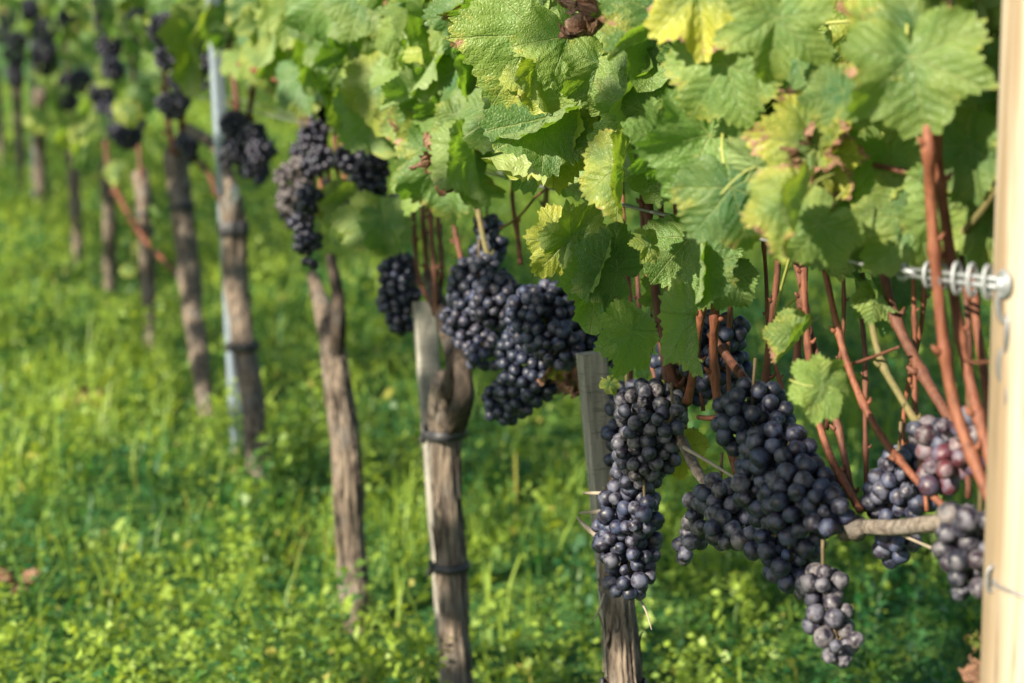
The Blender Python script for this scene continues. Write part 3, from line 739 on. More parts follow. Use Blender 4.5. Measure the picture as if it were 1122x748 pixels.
mb = MB(); a = at(648, 386, .015); b = at(664, 560, .0); box_between(mb, to_ground(a, b), a, 31*mpp(a), .022, CR*.97+CB*-.25)
tag(mb.build('wooden_stake', STAKE, smooth=False), 'grey square wooden stake behind the grape bunch with peeling-bark trunk', 'stake', 'wooden vine stakes')
mb = MB(); a = at(464, 330, -.01); b = at(478, 520, -.015); box_between(mb, to_ground(a, b), a, 24*mpp(a), .024, CR*.97+CB*-.25)
tag(mb.build('wooden_stake', STAKE, smooth=False), 'grey square wooden stake beside the trunk with two black ties', 'stake', 'wooden vine stakes')
mb = MB(); a = at(232, -40, .03); b = at(256, 400, -.02); box_between(mb, to_ground(a, b), a, 15*mpp(a), .03, CR*.9+CB*-.4, .2)
tag(mb.build('metal_stake', ZINC, smooth=False), 'tall pale bluish metal stake rising past the dark grape bunches', 'stake')
mb = MB(); a = at(34, -40, .02); b = at(39, 200, -.02); box_between(mb, to_ground(a, b), a, 8*mpp(a), .03, CR*.9+CB*-.4, .2)
tag(mb.build('metal_stake', ZINC, smooth=False), 'thin blurred bluish stake near the left picture edge', 'stake')
# end post: round timber, left edge at x=1100 (top) / 1076 (bottom)
pr = .047
pt = at(1101, 0, .06); pb = at(1076, 748, .06)
top = pt+CR*pr; low = pb+CR*pr; dd = (top-low).normalized()
p_bot = low+dd*(-(low.z+.05)/dd.z); p_top = low+dd*((1.75-low.z)/dd.z)
proot = empty('wooden_post', (p_bot.x, p_bot.y, 0)); tag(proot, 'thick pale round wooden end post at the right edge, sunlit', 'post')
def pdisp(th, arc): return 1+.018*mnoise.noise(Vector((math.cos(th)*1.5, math.sin(th)*1.5, arc*2.5)))+.006*mnoise.noise(Vector((math.cos(th)*9, math.sin(th)*9, arc*3)))
mb = MB(); n = 120; tube(mb, [p_bot.lerp(p_top, i/(n-1)) for i in range(n)], [pr]*n, 48, pdisp); mb.build('timber', POST, proot)
POFF = .06+.03
def on_post(px, py, extra=0.0):
    """point on the post's visible skin"""
    w = ray(px, py); t = depth(low)
    for _ in range(8):
        c = CAM+w*t; ax = low+dd*((c-low).dot(dd)); t = depth(ax)-pr*.6
    lat = (c-ax).dot(CR); lat = max(-pr*.98, min(pr*.98, lat))
    return ax+CR*lat+CB*(math.sqrt(max(pr*pr-lat*lat, 0))+extra)
nail = on_post(1104, 318)
mb = MB(); tube(mb, [nail-CB*.01, nail+CB*.012, nail+CB*.0125, nail+CB*.0145], [.0022, .0022, .0062, .0055], 14); mb.build('nail', GALV, proot)
st = on_post(1081, 645); mb = MB(); torus(mb, st+CB*.003, CR, UP, .003, .009, .0014, 18, 8); mb.build('staple', WIREM, proot)
# wires
def wire(pts, r, label, mat=WIREM, group=None):
    P = [p for p in pts]; n = 60; mb = MB(); tube(mb, spline(P, n) if len(P) > 2 else [P[0].lerp(P[1], i/(n-1)) for i in range(n)], [r]*n, 8)
    return tag(mb.build('trellis_wire', mat), label, 'wire', group)
wire([at(985, 297, .045), at(930, 286, .03), at(730, 236, .02), at(560, 196, .01), at(440, 164, .01), at(345, 138, .01), at(240, 112, .01), at(100, 76, .01), at(10, 52, .01)], .0017, 'taut grey trellis wire hooked to the spring tensioner by the post')
wire([at(1060, 296, -.02), at(720, 232, -.03), at(440, 160, -.03), at(200, 92, -.03), at(60, 58, -.03)], .0012, 'thin grey trellis wire behind the leaves, just above the grapes')
wire([at(1020, 600, .0), at(985, 585, -.005), at(960, 577, -.008)], .0011, 'short pale wire under the grey vine arm', TWIG)
w0 = st+CB*.004
wire([w0+CR*.002, on_post(1095, 650, .003), on_post(1110, 656, .003), on_post(1135, 663, .003), on_post(1160, 668, .002)], .0013, 'thin grey wire stapled round the wooden post', WIREM)
# spring tensioner: two straight rods with coil turns between the wire and the nail
mb = MB(); A0 = at(985, 297, .045); A1 = nail+CB*.008; ax = (A1-A0); L = ax.length; ax.normalize(); up2 = (UP-ax*UP.dot(ax)).normalized(); sd = ax.cross(up2)
for s_ in (-1, 1):
    tube(mb, [A0.lerp(A1, .12)+up2*(.0026*s_), A0.lerp(A1, .97)+up2*(.0026*s_)], [.0018, .0018], 8)
nt = 5
for q in range(nt):
    f = .30+.56*q/(nt-1); c = A0.lerp(A1, f); rr_ = .0075 if q < 2 else .0095
    torus(mb, c+ax*.001, (sd+ax*.45).normalized(), up2, .0045, rr_*1.15, .0017, 18, 7)
torus(mb, A0.lerp(A1, .04), ax, up2, .009, .0055, .0022, 16, 7); torus(mb, A0.lerp(A1, .11), ax, (sd+up2*.4).normalized(), .008, .005, .0022, 16, 7)
torus(mb, A1, ax, up2, .0075, .008, .0019, 18, 7)
tag(mb.build('wire_tensioner', GALV), 'grey steel spring tensioner hooked on a nail in the wooden post', 'tensioner')
# chain
mb = MB(); c0 = nail+CB*.006+UP*-.012+CR*.004
for q in range(5):
    c = c0+UP*(-.0215*q)+CR*(.0012*q)
    axx = (CR*.9+CB*.35) if q % 2 == 0 else (CR*.35-CB*.9)
    torus(mb, c, axx.normalized(), UP, .0062, .0145, .0022, 20, 7)
torus(mb, c0+UP*(-.0215*5-.004)+CR*.006, (CR*.9+CB*.3).normalized(), UP, .0075, .018, .0018, 20, 7)
STEEL = plain('dark_steel', (.15, .155, .16), .5, .5)
tag(mb.build('chain', STEEL), 'short grey steel chain hanging from the nail in the wooden post', 'chain')
# small white tag by the metal stake
mb = MB(); c = at(257, 212, .05); torus(mb, c, CR, UP, .007, .016, .005, 20, 8); tube(mb, [c+UP*.018, c, c-UP*.018], [.003, .007, .003], 12)
tag(mb.build('plant_tag', PAPER), 'small white oval tag below the grapes at the metal stake', 'tag')

# ------------------------------------------------------------------ grape bunches
def ico(name, sub, r):
    bm = bmesh.new(); bmesh.ops.create_icosphere(bm, subdivisions=sub, radius=r); me = bpy.data.meshes.new(name); bm.to_mesh(me); bm.free()
    me.materials.append(BERRY); me.polygons.foreach_set('use_smooth', np.ones(len(me.polygons), dtype=bool)); return me
BR = .0080
BERRY_ME = ico('berry', 3, BR)
def berry_variant(seed, amt, wr=0.0):
    me = BERRY_ME.copy()
    for v in me.vertices:
        n_ = v.co.normalized(); d = amt*mnoise.noise(n_*1.3+Vector((seed, 0, 0)))
        if wr: d += wr*(abs(mnoise.noise(n_*3.5+Vector((seed, 3, 0))))*-1.0-.15+.4*mnoise.noise(n_*7+Vector((0, seed, 0))))
        v.co = v.co*(1+d)
    me.update(); return me
BERRIES = [berry_variant(i, .13) for i in range(7)]; SHRIV = [berry_variant(20+i, .2, .55) for i in range(3)]
BERRY_LO = ico('berry_small', 2, BR)
def me_np(me):
    v = np.zeros(len(me.vertices)*3); me.vertices.foreach_get('co', v); return v.reshape(-1, 3), [tuple(p.vertices) for p in me.polygons]
BLO = me_np(BERRY_LO)
def pack(sph, d, seed, fill=.80):
    """berry centres covering a union of spheres (centre, radius): outer shell, then the shell under it"""
    r = random.Random(seed); out = []
    for shell, tries in ((.5, 2600), (1.35, 900)):
        wsum = [max(s[1]-d*shell, d*.1)**2 for s in sph]
        for _ in range(tries):
            c, R_ = r.choices(sph, wsum)[0]
            v = Vector((r.gauss(0, 1), r.gauss(0, 1), r.gauss(0, 1))).normalized()
            rad = max(R_-d*shell, 0)+r.uniform(-.16, .16)*d
            p = c+v*rad
            if any((p-c2).length < R2-d*(shell+.35) for c2, R2 in sph if c2 is not c): continue
            k_ = d*(fill if shell < 1 else .92)
            if all((p-q).length > k_ for q in out): out.append(p)
    return out
def bunch(circ, label, off=0.0, dust=.25, red=0.0, parts=True, bpx=None, seed=1, loose=0.0, scale=1.0, redfn=None):
    """circ: circles (px, py, radius px) that fill the bunch's outline"""
    sph = []
    if not parts and circ[0][0] < 232: off += .06; circ = [(c[0], c[1], c[2]*1.15) for c in circ]
    if not parts:
        rj = random.Random(seed+500); c2 = []
        for x, y, r in [c[:3] for c in circ]:
            for j in range(5):
                aa = rj.uniform(0, 6.28); c2.append((x+math.cos(aa)*r*.48, y+math.sin(aa)*r*.62, r*rj.uniform(.56, .78), off+rj.uniform(-.25, .25)*r*mpp(at(x, y))))
        mx = max(c2, key=lambda c: c[1]); c2.append((mx[0]+rj.uniform(-3, 3), mx[1]+mx[2]*.8, mx[2]*.55, off)); circ = c2
    for q in circ:
        p = at(q[0], q[1], q[3] if len(q) > 3 else off); sph.append((p, q[2]*(1.10 if parts else 1.0)*mpp(p)))
    topc = max(sph, key=lambda s: s[0].z); stem_top = topc[0]+UP*(topc[1]+.004)
    d = 2*BR*scale
    cs = pack(sph, d, seed, .78+loose)
    cs.sort(key=lambda p: (p-CAM).length)
    r = random.Random(seed*3+1)
    cen = sum((s[0] for s in sph), Vector())/len(sph)
    if parts:
        root = empty('grape_bunch', stem_top); tag(root, label, 'grapes', 'grape bunches hanging along the row')
        for i, p in enumerate(cs[:100]):
            bm_ = r.choice(SHRIV) if r.random() < (.035 if not red else .16) else r.choice(BERRIES)
            o = bpy.data.objects.new('berry', bm_); COL.objects.link(o)
            out = (p-cen).normalized(); out = (out+UP*-.15).normalized()
            q = (-out).to_track_quat('Z', 'X')
            o.rotation_mode = 'QUATERNION'; o.rotation_quaternion = q; o.location = p
            s = scale*r.uniform(.84, 1.16)*(.68 if r.random() < .05 else 1); o.scale = (s, s, s*r.uniform(1.0, 1.09))
            dd_ = min(1, max(0, dust+r.gauss(0, .18))); rd = red
            if redfn: rd = max(rd, redfn(p))
            o.color = (dd_, rd*r.random() if r.random() < .8 else 0, 0, 1); setpar(o, root)
        if len(cs) > 100:
            mb = MB(); vv, ff = BLO
            for p in cs[100:]: mb.add([(p+Vector(v)*scale) for v in vv], ff)
            o = mb.build('berries', BERRY, root); o['kind'] = 'stuff'; o.color = (dust, red, 0, 1)
        mb = MB(); ch = [stem_top+UP*.015]+[s[0] for s in sorted(sph, key=lambda s: -s[0].z)]
        tube(mb, spline(ch, 24) if len(ch) > 2 else [ch[0].lerp(ch[1], i/23) for i in range(24)], [.0016]*24, 7)
        for p in cs[:100:3]:
            c = min(sph, key=lambda s: (s[0]-p).length)[0]; tube(mb, [p.lerp(c, .9), p.lerp(c, .3)], [.0009, .0008], 5)
        mb.build('stem', STEM_BR, root)
    else:
        comp = []; left = list(range(len(cs)))                      # keep one connected clump
        while left:
            st_ = [left.pop()]; g_ = []
            while st_:
                i = st_.pop(); g_.append(i); nb = [j for j in left if (cs[i]-cs[j]).length < d*1.3]
                st_ += nb; left = [j for j in left if j not in nb]
            if len(g_) > len(comp): comp = g_
        cs = [cs[i] for i in comp]
        vv, ff = BLO; V = []; F = []; LR = []; b = 0
        for p in cs:
            s = scale*r.uniform(.88, 1.12); V.append(vv*s+np.array(p)); F += [tuple(i+b for i in f) for f in ff]; b += len(vv); LR.append(np.full(len(vv), r.random()))
        me = bpy.data.meshes.new('grape_bunch'); me.from_pydata(np.concatenate(V).tolist(), [], F)
        at2 = me.attributes.new('lrnd', 'FLOAT', 'POINT'); at2.data.foreach_set('value', np.concatenate(LR))
        o = link('grape_bunch', me, BERRY); o.color = (dust, red, .65 if dust < .3 else .1, 1)
        tag(o, label, 'grapes', 'grape bunches hanging along the row')
# near, sharp
bunch([(826, 462, 44), (856, 500, 40), (850, 530, 45), (880, 545, 42), (905, 560, 28), (868, 585, 38), (866, 620, 30), (845, 560, 28)], 'largest blue-black grape bunch, hanging long below the pale two-lobed leaf', .03, .22, seed=2)
bunch([(900, 644, 27), (908, 676, 29), (918, 704, 26), (884, 646, 18)], 'small dusty grey bunch hanging lowest, under the largest bunch', .045, .72, seed=3)
bunch([(790, 545, 26), (775, 560, 27), (800, 575, 30), (765, 585, 20), (748, 605, 16), (825, 595, 20)], 'loose shiny bunch with dry twig above it, left of the largest bunch', .03, .62, seed=4, loose=.05)
bunch([(712, 455, 38), (708, 490, 36), (700, 515, 27), (735, 460, 20)], 'dusty grape bunch in front of the grey stake top, right of it', .035, .6, seed=5)
bunch([(690, 560, 34), (687, 595, 35), (690, 630, 26), (672, 580, 22), (705, 565, 20)], 'dark tapering bunch hanging in front of the peeling-bark trunk', .04, .3, seed=6)
bunch([(686, 440, 22), (684, 475, 22), (682, 505, 20)], 'shaded bunch squeezed between the wooden stake and the dusty bunch', -.01, .1, seed=7)
bunch([(775, 380, 36), (790, 405, 34), (760, 420, 26), (740, 395, 26), (800, 365, 22)], 'dark shaded bunch behind the orange canes', -.04, .08, seed=8)
bunch([(656, 372, 20), (668, 386, 18), (642, 378, 14)], 'dark bunch peeping out above the wooden stake, behind the hanging leaf', -.03, .1, seed=9)
bunch([(985, 520, 32), (975, 545, 28), (1000, 545, 26), (985, 590, 24), (978, 605, 18)], 'dark bunch passing behind the grey vine arm', -.03, .3, seed=10)
bunch([(1022, 480, 27), (1050, 505, 26), (1045, 475, 22), (1060, 470, 20), (1030, 520, 24)], 'bunch with shrivelled red berries behind the orange canes', -.005, .55, .35, seed=11, redfn=lambda p: 1.0 if depth(p) and (p-at(1035, 520)).length < .03 else 0)
bunch([(1052, 580, 28), (1058, 610, 30), (1060, 635, 24), (1072, 570, 22)], 'sunlit grey bunch tucked against the pale post', .03, .68, .05, seed=12)
# middle distance
bunch([(597, 350, 40), (580, 390, 36), (615, 380, 26), (572, 425, 28), (555, 440, 26), (590, 420, 22)], 'big blue-black bunch left of the wooden stake, with a reddish dry leaf', .02, .16, seed=13)
bunch([(525, 315, 34), (520, 350, 34), (545, 330, 30), (530, 385, 22), (505, 335, 20)], 'big bunch with a few sunlit berries beside the twisted vine head', .03, .28, seed=14)
bunch([(438, 300, 22), (437, 325, 23), (438, 350, 16)], 'neat slim dark bunch hanging free, left of the stake beside the two-tie trunk', .02, .15, seed=15)
bunch([(534, 250, 16), (538, 270, 18), (530, 285, 18)], 'small shaded bunch high behind the canes of the two-tie trunk', -.02, .1, seed=16)
bunch([(428, 215, 16), (440, 218, 14)], 'small dark bunch half hidden by the hanging blue-green leaf', -.01, .1, seed=24, parts=False)
# far, blurred: one mesh each
bunch([(312, 208, 22), (308, 232, 20), (332, 192, 20), (345, 188, 16)], 'sunlit pinkish-grey bunch above the broken vine head', .05, .95, .05, False, seed=17)
bunch([(330, 226, 23), (330, 255, 21), (333, 284, 15)], 'dark pointed bunch in front of the pinkish one', .13, .1, 0, False, seed=18)
bunch([(395, 185, 29), (408, 212, 28), (384, 216, 20), (424, 222, 20)], 'wide dark bunch behind the bright arching leaf', .02, .2, 0, False, seed=19)
bunch([(354, 143, 27), (345, 165, 22), (366, 140, 18)], 'dark bunch touching the wire above the pinkish bunch', .02, .15, 0, False, seed=20)
bunch([(252, 150, 24), (260, 176, 23)], 'dark bunch against the bluish metal stake, left of a twin', .04, .12, 0, False, seed=21)
bunch([(288, 152, 22), (290, 178, 21)], 'dark bunch right of the metal stake, right of its twin', .02, .10, 0, False, seed=22)
bunch([(372, 190, 15), (370, 208, 14)], 'small sunlit bunch between the red canes', .05, .9, .05, False, seed=23)
bunch([(176, 48, 24), (168, 72, 19)], 'blurred dark bunch at the top behind the bright yellow leaf', .05, .10, 0, False, seed=25)
bunch([(190, 105, 18), (188, 126, 15)], 'blurred greyish bunch over the thick knotted vine head', .05, .6, 0, False, seed=26)
bunch([(150, 146, 19), (158, 168, 17)], 'blurred dark bunch at the lower right of the yellow-green leaf cluster', .02, .1, 0, False, seed=27)
bunch([(143, 15, 18), (147, 36, 15)], 'blurred grey bunch touching the top picture edge', .04, .5, 0, False, seed=28)
bunch([(58, 45, 23), (60, 72, 18)], 'blurred dark bunch above the grey stake at left', .05, .1, 0, False, seed=29)
bunch([(118, 112, 17), (114, 132, 14)], 'blurred dark bunch inside the yellow leaf cluster', .0, .1, 0, False, seed=30)
bunch([(24, 55, 17), (22, 76, 14)], 'far blurred bunch beside the left edge stake', .04, .12, 0, False, seed=31)
bunch([(6, 10, 14), (5, 30, 13)], 'farthest bunch in the upper left corner', .02, .3, 0, False, seed=32)
bunch([(95, 80, 18), (100, 60, 15)], 'blurred dark bunch behind the upper leaves of the yellow cluster', .0, .1, 0, False, seed=33)
bunch([(208, 150, 14), (214, 166, 12)], 'blurred dark bunch between the knotted vine head and the metal stake', .0, .1, 0, False, seed=34)
bunch([(126, 60, 18), (130, 84, 15)], 'blurred dark bunch between the two uppermost bunches and the leaf cluster', .05, .1, 0, False, seed=36)
bunch([(40, 15, 15), (42, 34, 12)], 'blurred dark bunch at the top edge over the thin grey stake', .04, .1, 0, False, seed=37)
bunch([(204, 85, 16), (206, 108, 14)], 'blurred dark bunch right behind the tip of the bright yellow-green leaf', .02, .1, 0, False, seed=38)
bunch([(76, 100, 14), (80, 118, 13)], 'blurred dark bunch at the left side of the yellow leaf cluster', .0, .1, 0, False, seed=39)
bunch([(222, 60, 15), (220, 82, 13)], 'blurred dark bunch just left of the bluish metal stake, beside the bright yellow-green leaf', -.02, .1, 0, False, seed=40)
bunch([(105, 15, 15), (108, 34, 13)], 'blurred dark bunch at the top edge between two greyer ones', .04, .2, 0, False, seed=41)
bunch([(135, 120, 15), (133, 138, 13)], 'blurred dark bunch at the right side of the yellow leaf cluster', .0, .1, 0, False, seed=42)
bunch([(12, 85, 11), (12, 100, 10)], 'far blurred bunch lowest beside the left picture edge', .02, .1, 0, False, seed=43)
bunch([(410, 150, 15), (414, 168, 15)], 'shaded bunch under the wire, behind the pale-edged leaf', -.02, .1, 0, False, seed=44)
bunch([(82, 20, 14), (86, 36, 12)], 'blurred dark bunch among the topmost leaves at left', .0, .1, 0, False, seed=35)

# ------------------------------------------------------------------ leaves
def put_leaf(mesh, mat4, col, p):
    v = vine_at(p)
    if v['n'] < 98:
        o = bpy.data.objects.new('leaf', mesh); COL.objects.link(o); o.matrix_world = mat4; o.color = (*col, 1)
        bpy.context.view_layer.update() if False else None
        o.parent = v['root']; o.matrix_parent_inverse = Matrix.Translation(v['root'].location).inverted(); v['n'] += 1
        return o
    v['ov'].append((mesh, mat4))
hr = random.Random(12)
def hero(px, py, ang, ln, kind='flat', var=0, off=.06, side=0, nod=0, y=.1, b=.1, wide=1.0):
    """petiole junction at (px, py); tip direction ang (0 right, 90 down); side/nod tilt the blade from facing the lens"""
    off = off*.75 if off > .05 else off
    p = at(px, py, off); a = R(ang)
    tip = CR*math.cos(a)-CU*math.sin(a); nrm = CB.copy()
    side += hr.gauss(0, 13); nod += hr.gauss(0, 11)
    q1 = Quaternion(tip, R(side)); nrm = q1 @ nrm
    cross = tip.cross(nrm); q2 = Quaternion(cross, R(nod)); tip2 = q2 @ tip; nrm = q2 @ nrm
    m = leaf_matrix(p, tip2, nrm, ln*.82*mpp(p)) @ Matrix.Diagonal((wide, 1, 1, 1))
    put_leaf(LV[kind][var % len(LV[kind])], m, (y, b+.10*random.random()**2, random.random()), p)
# right of centre, front
hero(588, 36, 122, 112, 'flat', 0, .20, 15, -10, .15, .18, 1.15)
hero(622, 40, 62, 92, 'flat', 1, .17, -25, 0, .15, .1, 1.0)
hero(660, 70, 95, 70, 'wavy', 0, .15, 0, -10, .2, .1)
hero(598, 133, 148, 78, 'half', 1, .19, 8, -5, .15, .15, 1.1)
hero(602, 140, 122, 92, 'fold', 1, .17, -62, 0, .55, .1)
hero(600, 128, 62, 110, 'flat', 2, .13, 5, 12, .05, .05)
hero(595, 68, 92, 68, 'fold', 0, .19, 68, 0, .5, .1)
hero(738, 18, 142, 118, 'half', 0, .20, -10, -5, .15, .42, 1.05)
hero(665, 20, 120, 70, 'crumple', 0, .20, 10, 0, .2, 1.0)
hero(705, 5, 150, 50, 'crumple', 1, .19, 0, 0, .2, 1.0)
hero(765, -12, 86, 98, 'wavy', 1, .24, 18, -8, .75, .22, .85)
hero(796, 70, 128, 88, 'flat', 3, .21, 5, -12, .15, .18, 1.1)
hero(790, 90, 95, 60, 'half', 2, .18, 40, 0, .1, .1)
hero(852, 18, 98, 88, 'lobed', 0, .20, 5, -8, .2, .14, 1.05)
hero(870, 55, 120, 70, 'flat', 1, .14, 0, 15, .1, .1)
hero(1000, 62, 82, 102, 'wavy', 0, .12, 6, -6, .2, .14, 1.25)
hero(990, 40, 205, 92, 'wavy', 2, .11, 0, 0, .35, .3, 1.1)
hero(1010, 40, 300, 85, 'flat', 2, .10, 10, 0, .3, .25, 1.2)
hero(925, 100, 120, 62, 'wavy', 3, .15, 30, 0, .2, .2)
hero(895, 160, 188, 92, 'flat', 3, .15, -12, 5, .62, .44, 1.0)
hero(892, 165, 60, 76, 'wavy', 0, .145, 10, 0, .66, .36, .9)
hero(885, 170, 118, 70, 'crumple', 0, .15, 0, 10, .6, .6, .8)
hero(778, 148, 116, 96, 'wavy', 0, .20, 8, -2, .0, .02, 1.15)
hero(828, 182, 142, 62, 'flat', 2, .19, 0, 150, .15, .05, 1.1)
hero(802, 205, 76, 92, 'flat', 3, .20, -8, -10, .15, .18, 1.1)
hero(878, 222, 104, 84, 'fold', 2, .21, 48, 0, .45, .25)
hero(900, 245, 126, 70, 'flat', 1, .16, 5, -8, .15, .1, 1.1)
hero(915, 238, -22, 100, 'wavy', 1, .0, 0, -10, .15, .15)
hero(1005, 238, 128, 92, 'flat', 2, .035, 6, -10, .3, .2, 1.1)
hero(1058, 215, 95, 92, 'flat', 0, .02, -5, -8, .15, .12, 1.1)
hero(1062, 160, 80, 76, 'wavy', 2, .03, 10, 0, .15, .1, 1.1)
hero(1085, 240, 100, 70, 'flat', 3, .0, 0, 0, .2, .15)
hero(972, 172, 105, 66, 'wavy', 3, .05, -15, 0, .15, .1, 1.1)
hero(621, 264, 131, 62, 'flat', 1, .17, 0, -15, .62, .12, 1.05)
hero(624, 262, -52, 62, 'wavy', 0, .17, 12, 0, .25, .12, .9)
hero(632, 272, 108, 62, 'flat', 0, .13, 0, 40, .9, .12, .9)
hero(682, 180, 95, 78, 'half', 2, .20, 20, 0, .5, .22, .95)
hero(728, 155, 200, 66, 'flat', 2, .19, 0, 35, .0, .0, 1.0)
hero(676, 296, 205, 68, 'flat', 0, .12, 0, 30, .05, .1, 1.1)
hero(660, 298, 104, 78, 'fold', 1, .13, 25, 5, .1, .05, .9)
hero(693, 362, 110, 66, 'flat', 3, .12, -10, 12, .15, .05, 1.0)
hero(668, 420, 60, 18, 'flat', 1, .12, 0, 0, .5, .05)
hero(712, 268, 175, 28, 'flat', 2, .14, 0, 10, .35, .05, 1.1)
hero(722, 322, 160, 34, 'wavy', 1, .0, 0, 25, .2, .1)
hero(762, 345, 108, 84, 'half', 2, .10, 62, 0, .25, .1)
hero(898, 424, 165, 42, 'flat', 2, .12, 0, -5, .12, .03, 1.35)
hero(900, 424, 10, 46, 'flat', 0, .12, 0, -5, .25, .03, 1.1)
hero(876, 368, 130, 52, 'half', 0, .06, 10, 0, .25, .38)
hero(755, 262, 75, 80, 'wavy', 2, .05, 0, 20, .05, .05)
hero(770, 290, 92, 58, 'half', 1, .12, -30, 0, .1, .1)
hero(800, 300, 110, 50, 'flat', 0, .02, 0, 10, .1, .05)
hero(960, 315, 80, 66, 'wavy', 0, -.03, 0, 25, .05, .05)
hero(962, 320, 62, 45, 'fold', 2, -.01, 20, 0, .2, .1)
hero(990, 296, 100, 50, 'flat', 1, -.05, 0, 20, .0, .05)
hero(1068, 700, 195, 20, 'crumple', 0, .02, 0, 0, .4, .5)
hero(1078, 740, 190, 30, 'crumple', 1, .02, 0, 0, .4, .9)
hero(745, 490, 95, 46, 'flat', 2, -.01, 15, 0, 1.0, .22)
hero(622, 395, 100, 45, 'crumple', 1, -.01, 0, 0, .9, .75)
hero(630, 420, 80, 30, 'crumple', 0, -.01, 0, 0, .6, 1.0)
# left of centre
hero(545, 2, 118, 82, 'wavy', 0, .18, 0, -8, .05, .38, 1.0)
hero(548, 14, 112, 62, 'fold', 1, .17, -20, 0, .55, .42, .9)
hero(566, 8, 112, 55, 'wavy', 1, .17, 0, 30, .5, .05)
hero(580, -8, 120, 40, 'flat', 2, .21, 0, 0, .2, .25)
hero(462, 5, 108, 62, 'flat', 3, .15, 0, 35, .25, .1)
hero(478, 62, 122, 62, 'fold', 0, .15, -20, 15, .15, .05)
hero(446, 40, 98, 48, 'fold', 2, .15, 60, 0, .2, .05)
hero(460, 104, 164, 58, 'half', 0, .16, 50, -10, .1, .12)
hero(445, 118, 112, 48, 'flat', 0, .12, 0, 35, .55, .2)
hero(485, 122, 172, 46, 'half', 1, .14, 40, -10, .05, .1)
hero(472, 140, 120, 50, 'flat', 1, .13, 0, 20, .45, .05)
hero(505, 130, 100, 45, 'wavy', 1, .14, 20, 15, .25, .1)
hero(490, 175, 85, 62, 'crumple', 0, .15, 0, 0, .3, .9)
hero(492, 172, 90, 88, 'wavy', 2, .13, 10, 5, .05, .28, 1.0)
hero(470, 190, 120, 60, 'flat', 2, .09, 0, 10, .1, .1)
hero(520, 165, 100, 75, 'fold', 0, .13, 60, 0, .15, .05)
hero(415, 245, 185, 62, 'flat', 1, .10, 0, 30, .35, .06, .9)
hero(420, 240, 70, 45, 'wavy', 3, .10, 10, 15, .1, .05)
hero(378, 222, 138, 44, 'fold', 1, .11, 62, 0, .4, .05)
hero(350, 255, 105, 36, 'half', 0, .10, 62, 0, .4, .1)
hero(358, -2, 100, 68, 'wavy', 3, .20, 10, -5, .0, .03, 1.1)
hero(318, 5, 95, 58, 'flat', 2, .16, 0, 30, .3, .05)
hero(398, -5, 110, 62, 'flat', 0, .18, 0, -5, .15, .1)
hero(385, 50, 100, 60, 'wavy', 0, .12, 0, 25, .05, .05)
hero(330, 100, 95, 42, 'flat', 1, .10, 0, 35, .4, .05)
hero(300, 40, 110, 55, 'fold', 1, .14, -30, 10, .2, .1)
hero(283, 62, 95, 40, 'flat', 3, .12, 20, -5, .3, .1)
hero(285, 26, 100, 36, 'wavy', 1, .14, 0, 0, .3, .1)
hero(272, 4, 100, 40, 'fold', 2, .12, 50, 0, .35, .05)
hero(222, 44, 94, 74, 'fold', 1, .14, 10, 40, .42, .05, .95)
hero(262, 60, 80, 36, 'flat', 2, .10, 0, 40, .25, .05)
hero(290, 10, 70, 45, 'flat', 0, .12, 0, 40, .3, .05)
# yellow-green cluster and top-left leaves
rs = random.Random(5)
for (x, y, l) in ((60, 15, 22), (95, 60, 22), (52, 88, 26), (75, 80, 26), (125, 92, 30), (160, 115, 28), (62, 120, 26), (45, 138, 24), (75, 150, 30), (95, 130, 26), (100, 160, 36), (120, 145, 28),
                  (130, 195, 24), (85, 175, 26), (70, 105, 22), (140, 130, 26), (110, 110, 24), (150, 40, 24), (100, 25, 22), (120, 10, 28), (30, 20, 18), (205, 45, 26), (215, 20, 30), (40, 30, 20), (175, 20, 26), (190, 30, 24), (85, 40, 20), (165, 240, 16), (172, 268, 14), (140, 300, 14)):
    hero(x, y-l*.4, 95+rs.uniform(-50, 50), l, rs.choice(['flat', 'wavy', 'fold']), rs.randint(0, 3), rs.uniform(.05, .16), rs.uniform(-35, 35), rs.uniform(-10, 45), rs.uniform(.08, .5), rs.uniform(.0, .12))
# random fill of the canopy
def low_edge(px):
    return float(np.interp(px, [-50, 60, 150, 250, 330, 400, 450, 520, 600, 650, 700, 760, 830, 900, 1000, 1100, 1200], [85, 95, 85, 75, 118, 150, 195, 190, 180, 215, 205, 210, 235, 280, 285, 270, 260]))
def to_px(p):
    v = p-CAM; z = -v.dot(CB); return (W0/2+FPX*v.dot(CR)/z, H0/2-FPX*v.dot(CU)/z)
cnt = 0
for i in range(9000):
    s = random.triangular(.55, 13, .9) if i % 3 else random.uniform(.6, 3.2)
    o_ = min(random.gauss(-.03, .09), .09); z = random.uniform(.9, 1.22)
    p = ND*(DROW-o_)+RD*s+UP*z
    x, y = to_px(p)
    if x > 860 and o_ > -.02:
        p = p+ND*(o_+.02+.10*random.random()); x, y = to_px(p)
    if x < -40 or x > 1240 or y < -90 or y > low_edge(x)-(62 if x > 420 else 25): continue
    sz = random.uniform(.05, .088)*(.72 if x < 250 else 1)
    dens = .14 if s < 3.0 else (.13 if x > 265 else .05)
    if random.random() > dens: continue
    nr = (-ND*random.uniform(.3, 1.2)-RD*random.gauss(.2, .5)+UP*random.uniform(-.1, .9)).normalized()
    tp = (-UP+RD*random.gauss(0, .55)-ND*random.uniform(-.2, .6)).normalized()
    yl = max(0, random.gauss(.12, .2)); br = abs(random.gauss(.06, .20))
    put_leaf(random.choice(ALLV), leaf_matrix(p, tp, nr, sz), (min(yl, .9), br, random.random()), p); cnt += 1
print('random leaves', cnt, [v['n'] for v in VINES], [len(v['ov']) for v in VINES])
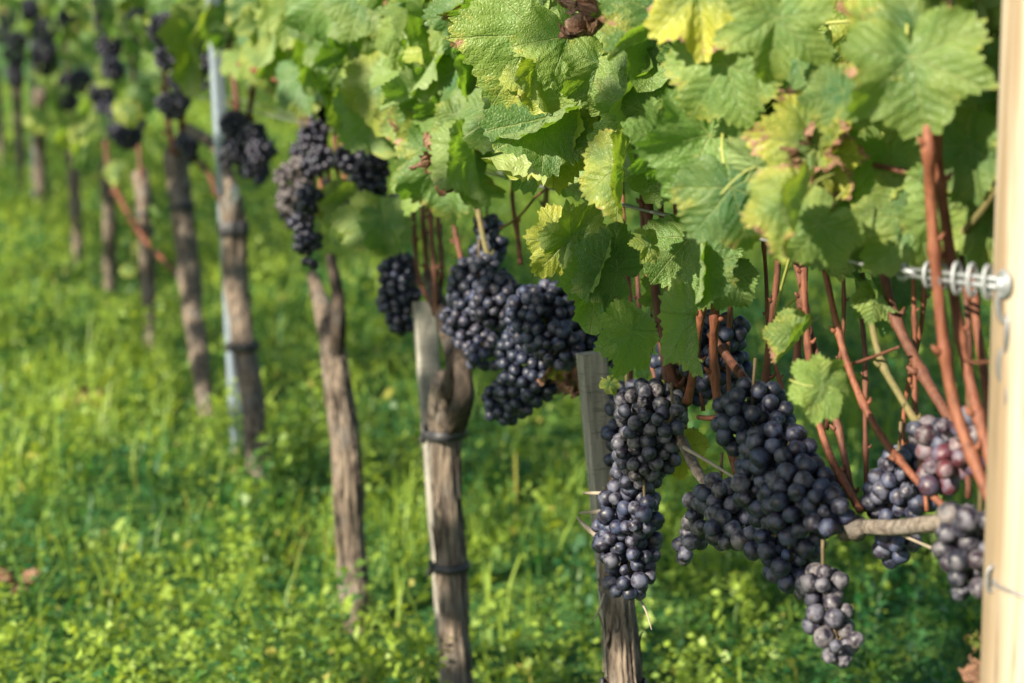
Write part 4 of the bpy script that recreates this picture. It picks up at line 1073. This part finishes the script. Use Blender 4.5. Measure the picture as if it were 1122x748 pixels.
# leaves above the frame: one merged part per vine, plus the overflow
MIDV = [leaf_mesh('vine_leaf_mid', 231+i, NA=72, NR=4, droop=.3, wave=.14, foldL=12+14*(i % 3), foldR=30-10*(i % 3), lob=.4, petiole=False) for i in range(6)]
MIDN = []
for me in MIDV:
    vv, ff = me_np(me); e = np.zeros(len(me.vertices)); me.attributes['edge'].data.foreach_get('value', e)
    ll = np.zeros(len(me.loops), dtype=np.int32); me.loops.foreach_get('vertex_index', ll); MIDN.append((vv, ff, e))
for v in VINES:
    if not v['ov']: continue
    VV = []; FF = []; UU = []; EE = []; LR = []; b = 0
    for q, m4 in enumerate(v['ov']):
        vv, ff, e = MIDN[q % 6]; m = np.array(m4[1]); VV.append(vv@m[:3, :3].T+m[:3, 3]); EE.append(e); LR.append(np.full(len(vv), random.random())); UU.append(vv[:, :2])
        FF += [tuple(i+b for i in f) for f in ff]; b += len(vv)
    me = bpy.data.meshes.new('inner_foliage'); me.from_pydata(np.concatenate(VV).tolist(), [], FF)
    for nm, dat in (('edge', EE), ('lrnd', LR)): me.attributes.new(nm, 'FLOAT', 'POINT').data.foreach_set('value', np.concatenate(dat))
    lv = np.zeros(len(me.loops), dtype=np.int32); me.loops.foreach_get('vertex_index', lv)
    me.uv_layers.new(name='UVMap').data.foreach_set('uv', np.concatenate(UU)[lv].ravel())
    o = link('inner_foliage', me, LEAF, v['root']); o['kind'] = 'stuff'; o.color = (.12, .08, .5, 1)
for v in VINES:
    s = v['s']
    me = foliage_np(150 if s < 5 else 60, (s-.42, s+.42), (-.18, .18), (1.25, 1.75), (.05, .085))
    o = link('foliage', me, LEAF_LO, v['root']); o['kind'] = 'stuff'; o.color = (.2, .1, .5, 1)

# ------------------------------------------------------------------ fallen leaves
for q, (x, y, lab) in enumerate(((95, 440, 'brown fallen leaf lying on the grass left of the trunks'), (20, 640, 'pale dry leaf lying at the left picture edge'))):
    w = ray(x, y); t = (CAM.z-.07)/-w.z; p = CAM+w*t
    o = bpy.data.objects.new('fallen_leaf', LV['crumple'][q % 2]); COL.objects.link(o)
    o.matrix_world = leaf_matrix(p, Vector((math.cos(q*2), math.sin(q*2), .1)), Vector((0, -.5, 1)), .055); o.color = (.5, 1.0, .5, 1)
    tag(o, lab, 'leaf', 'fallen leaves on the grass')
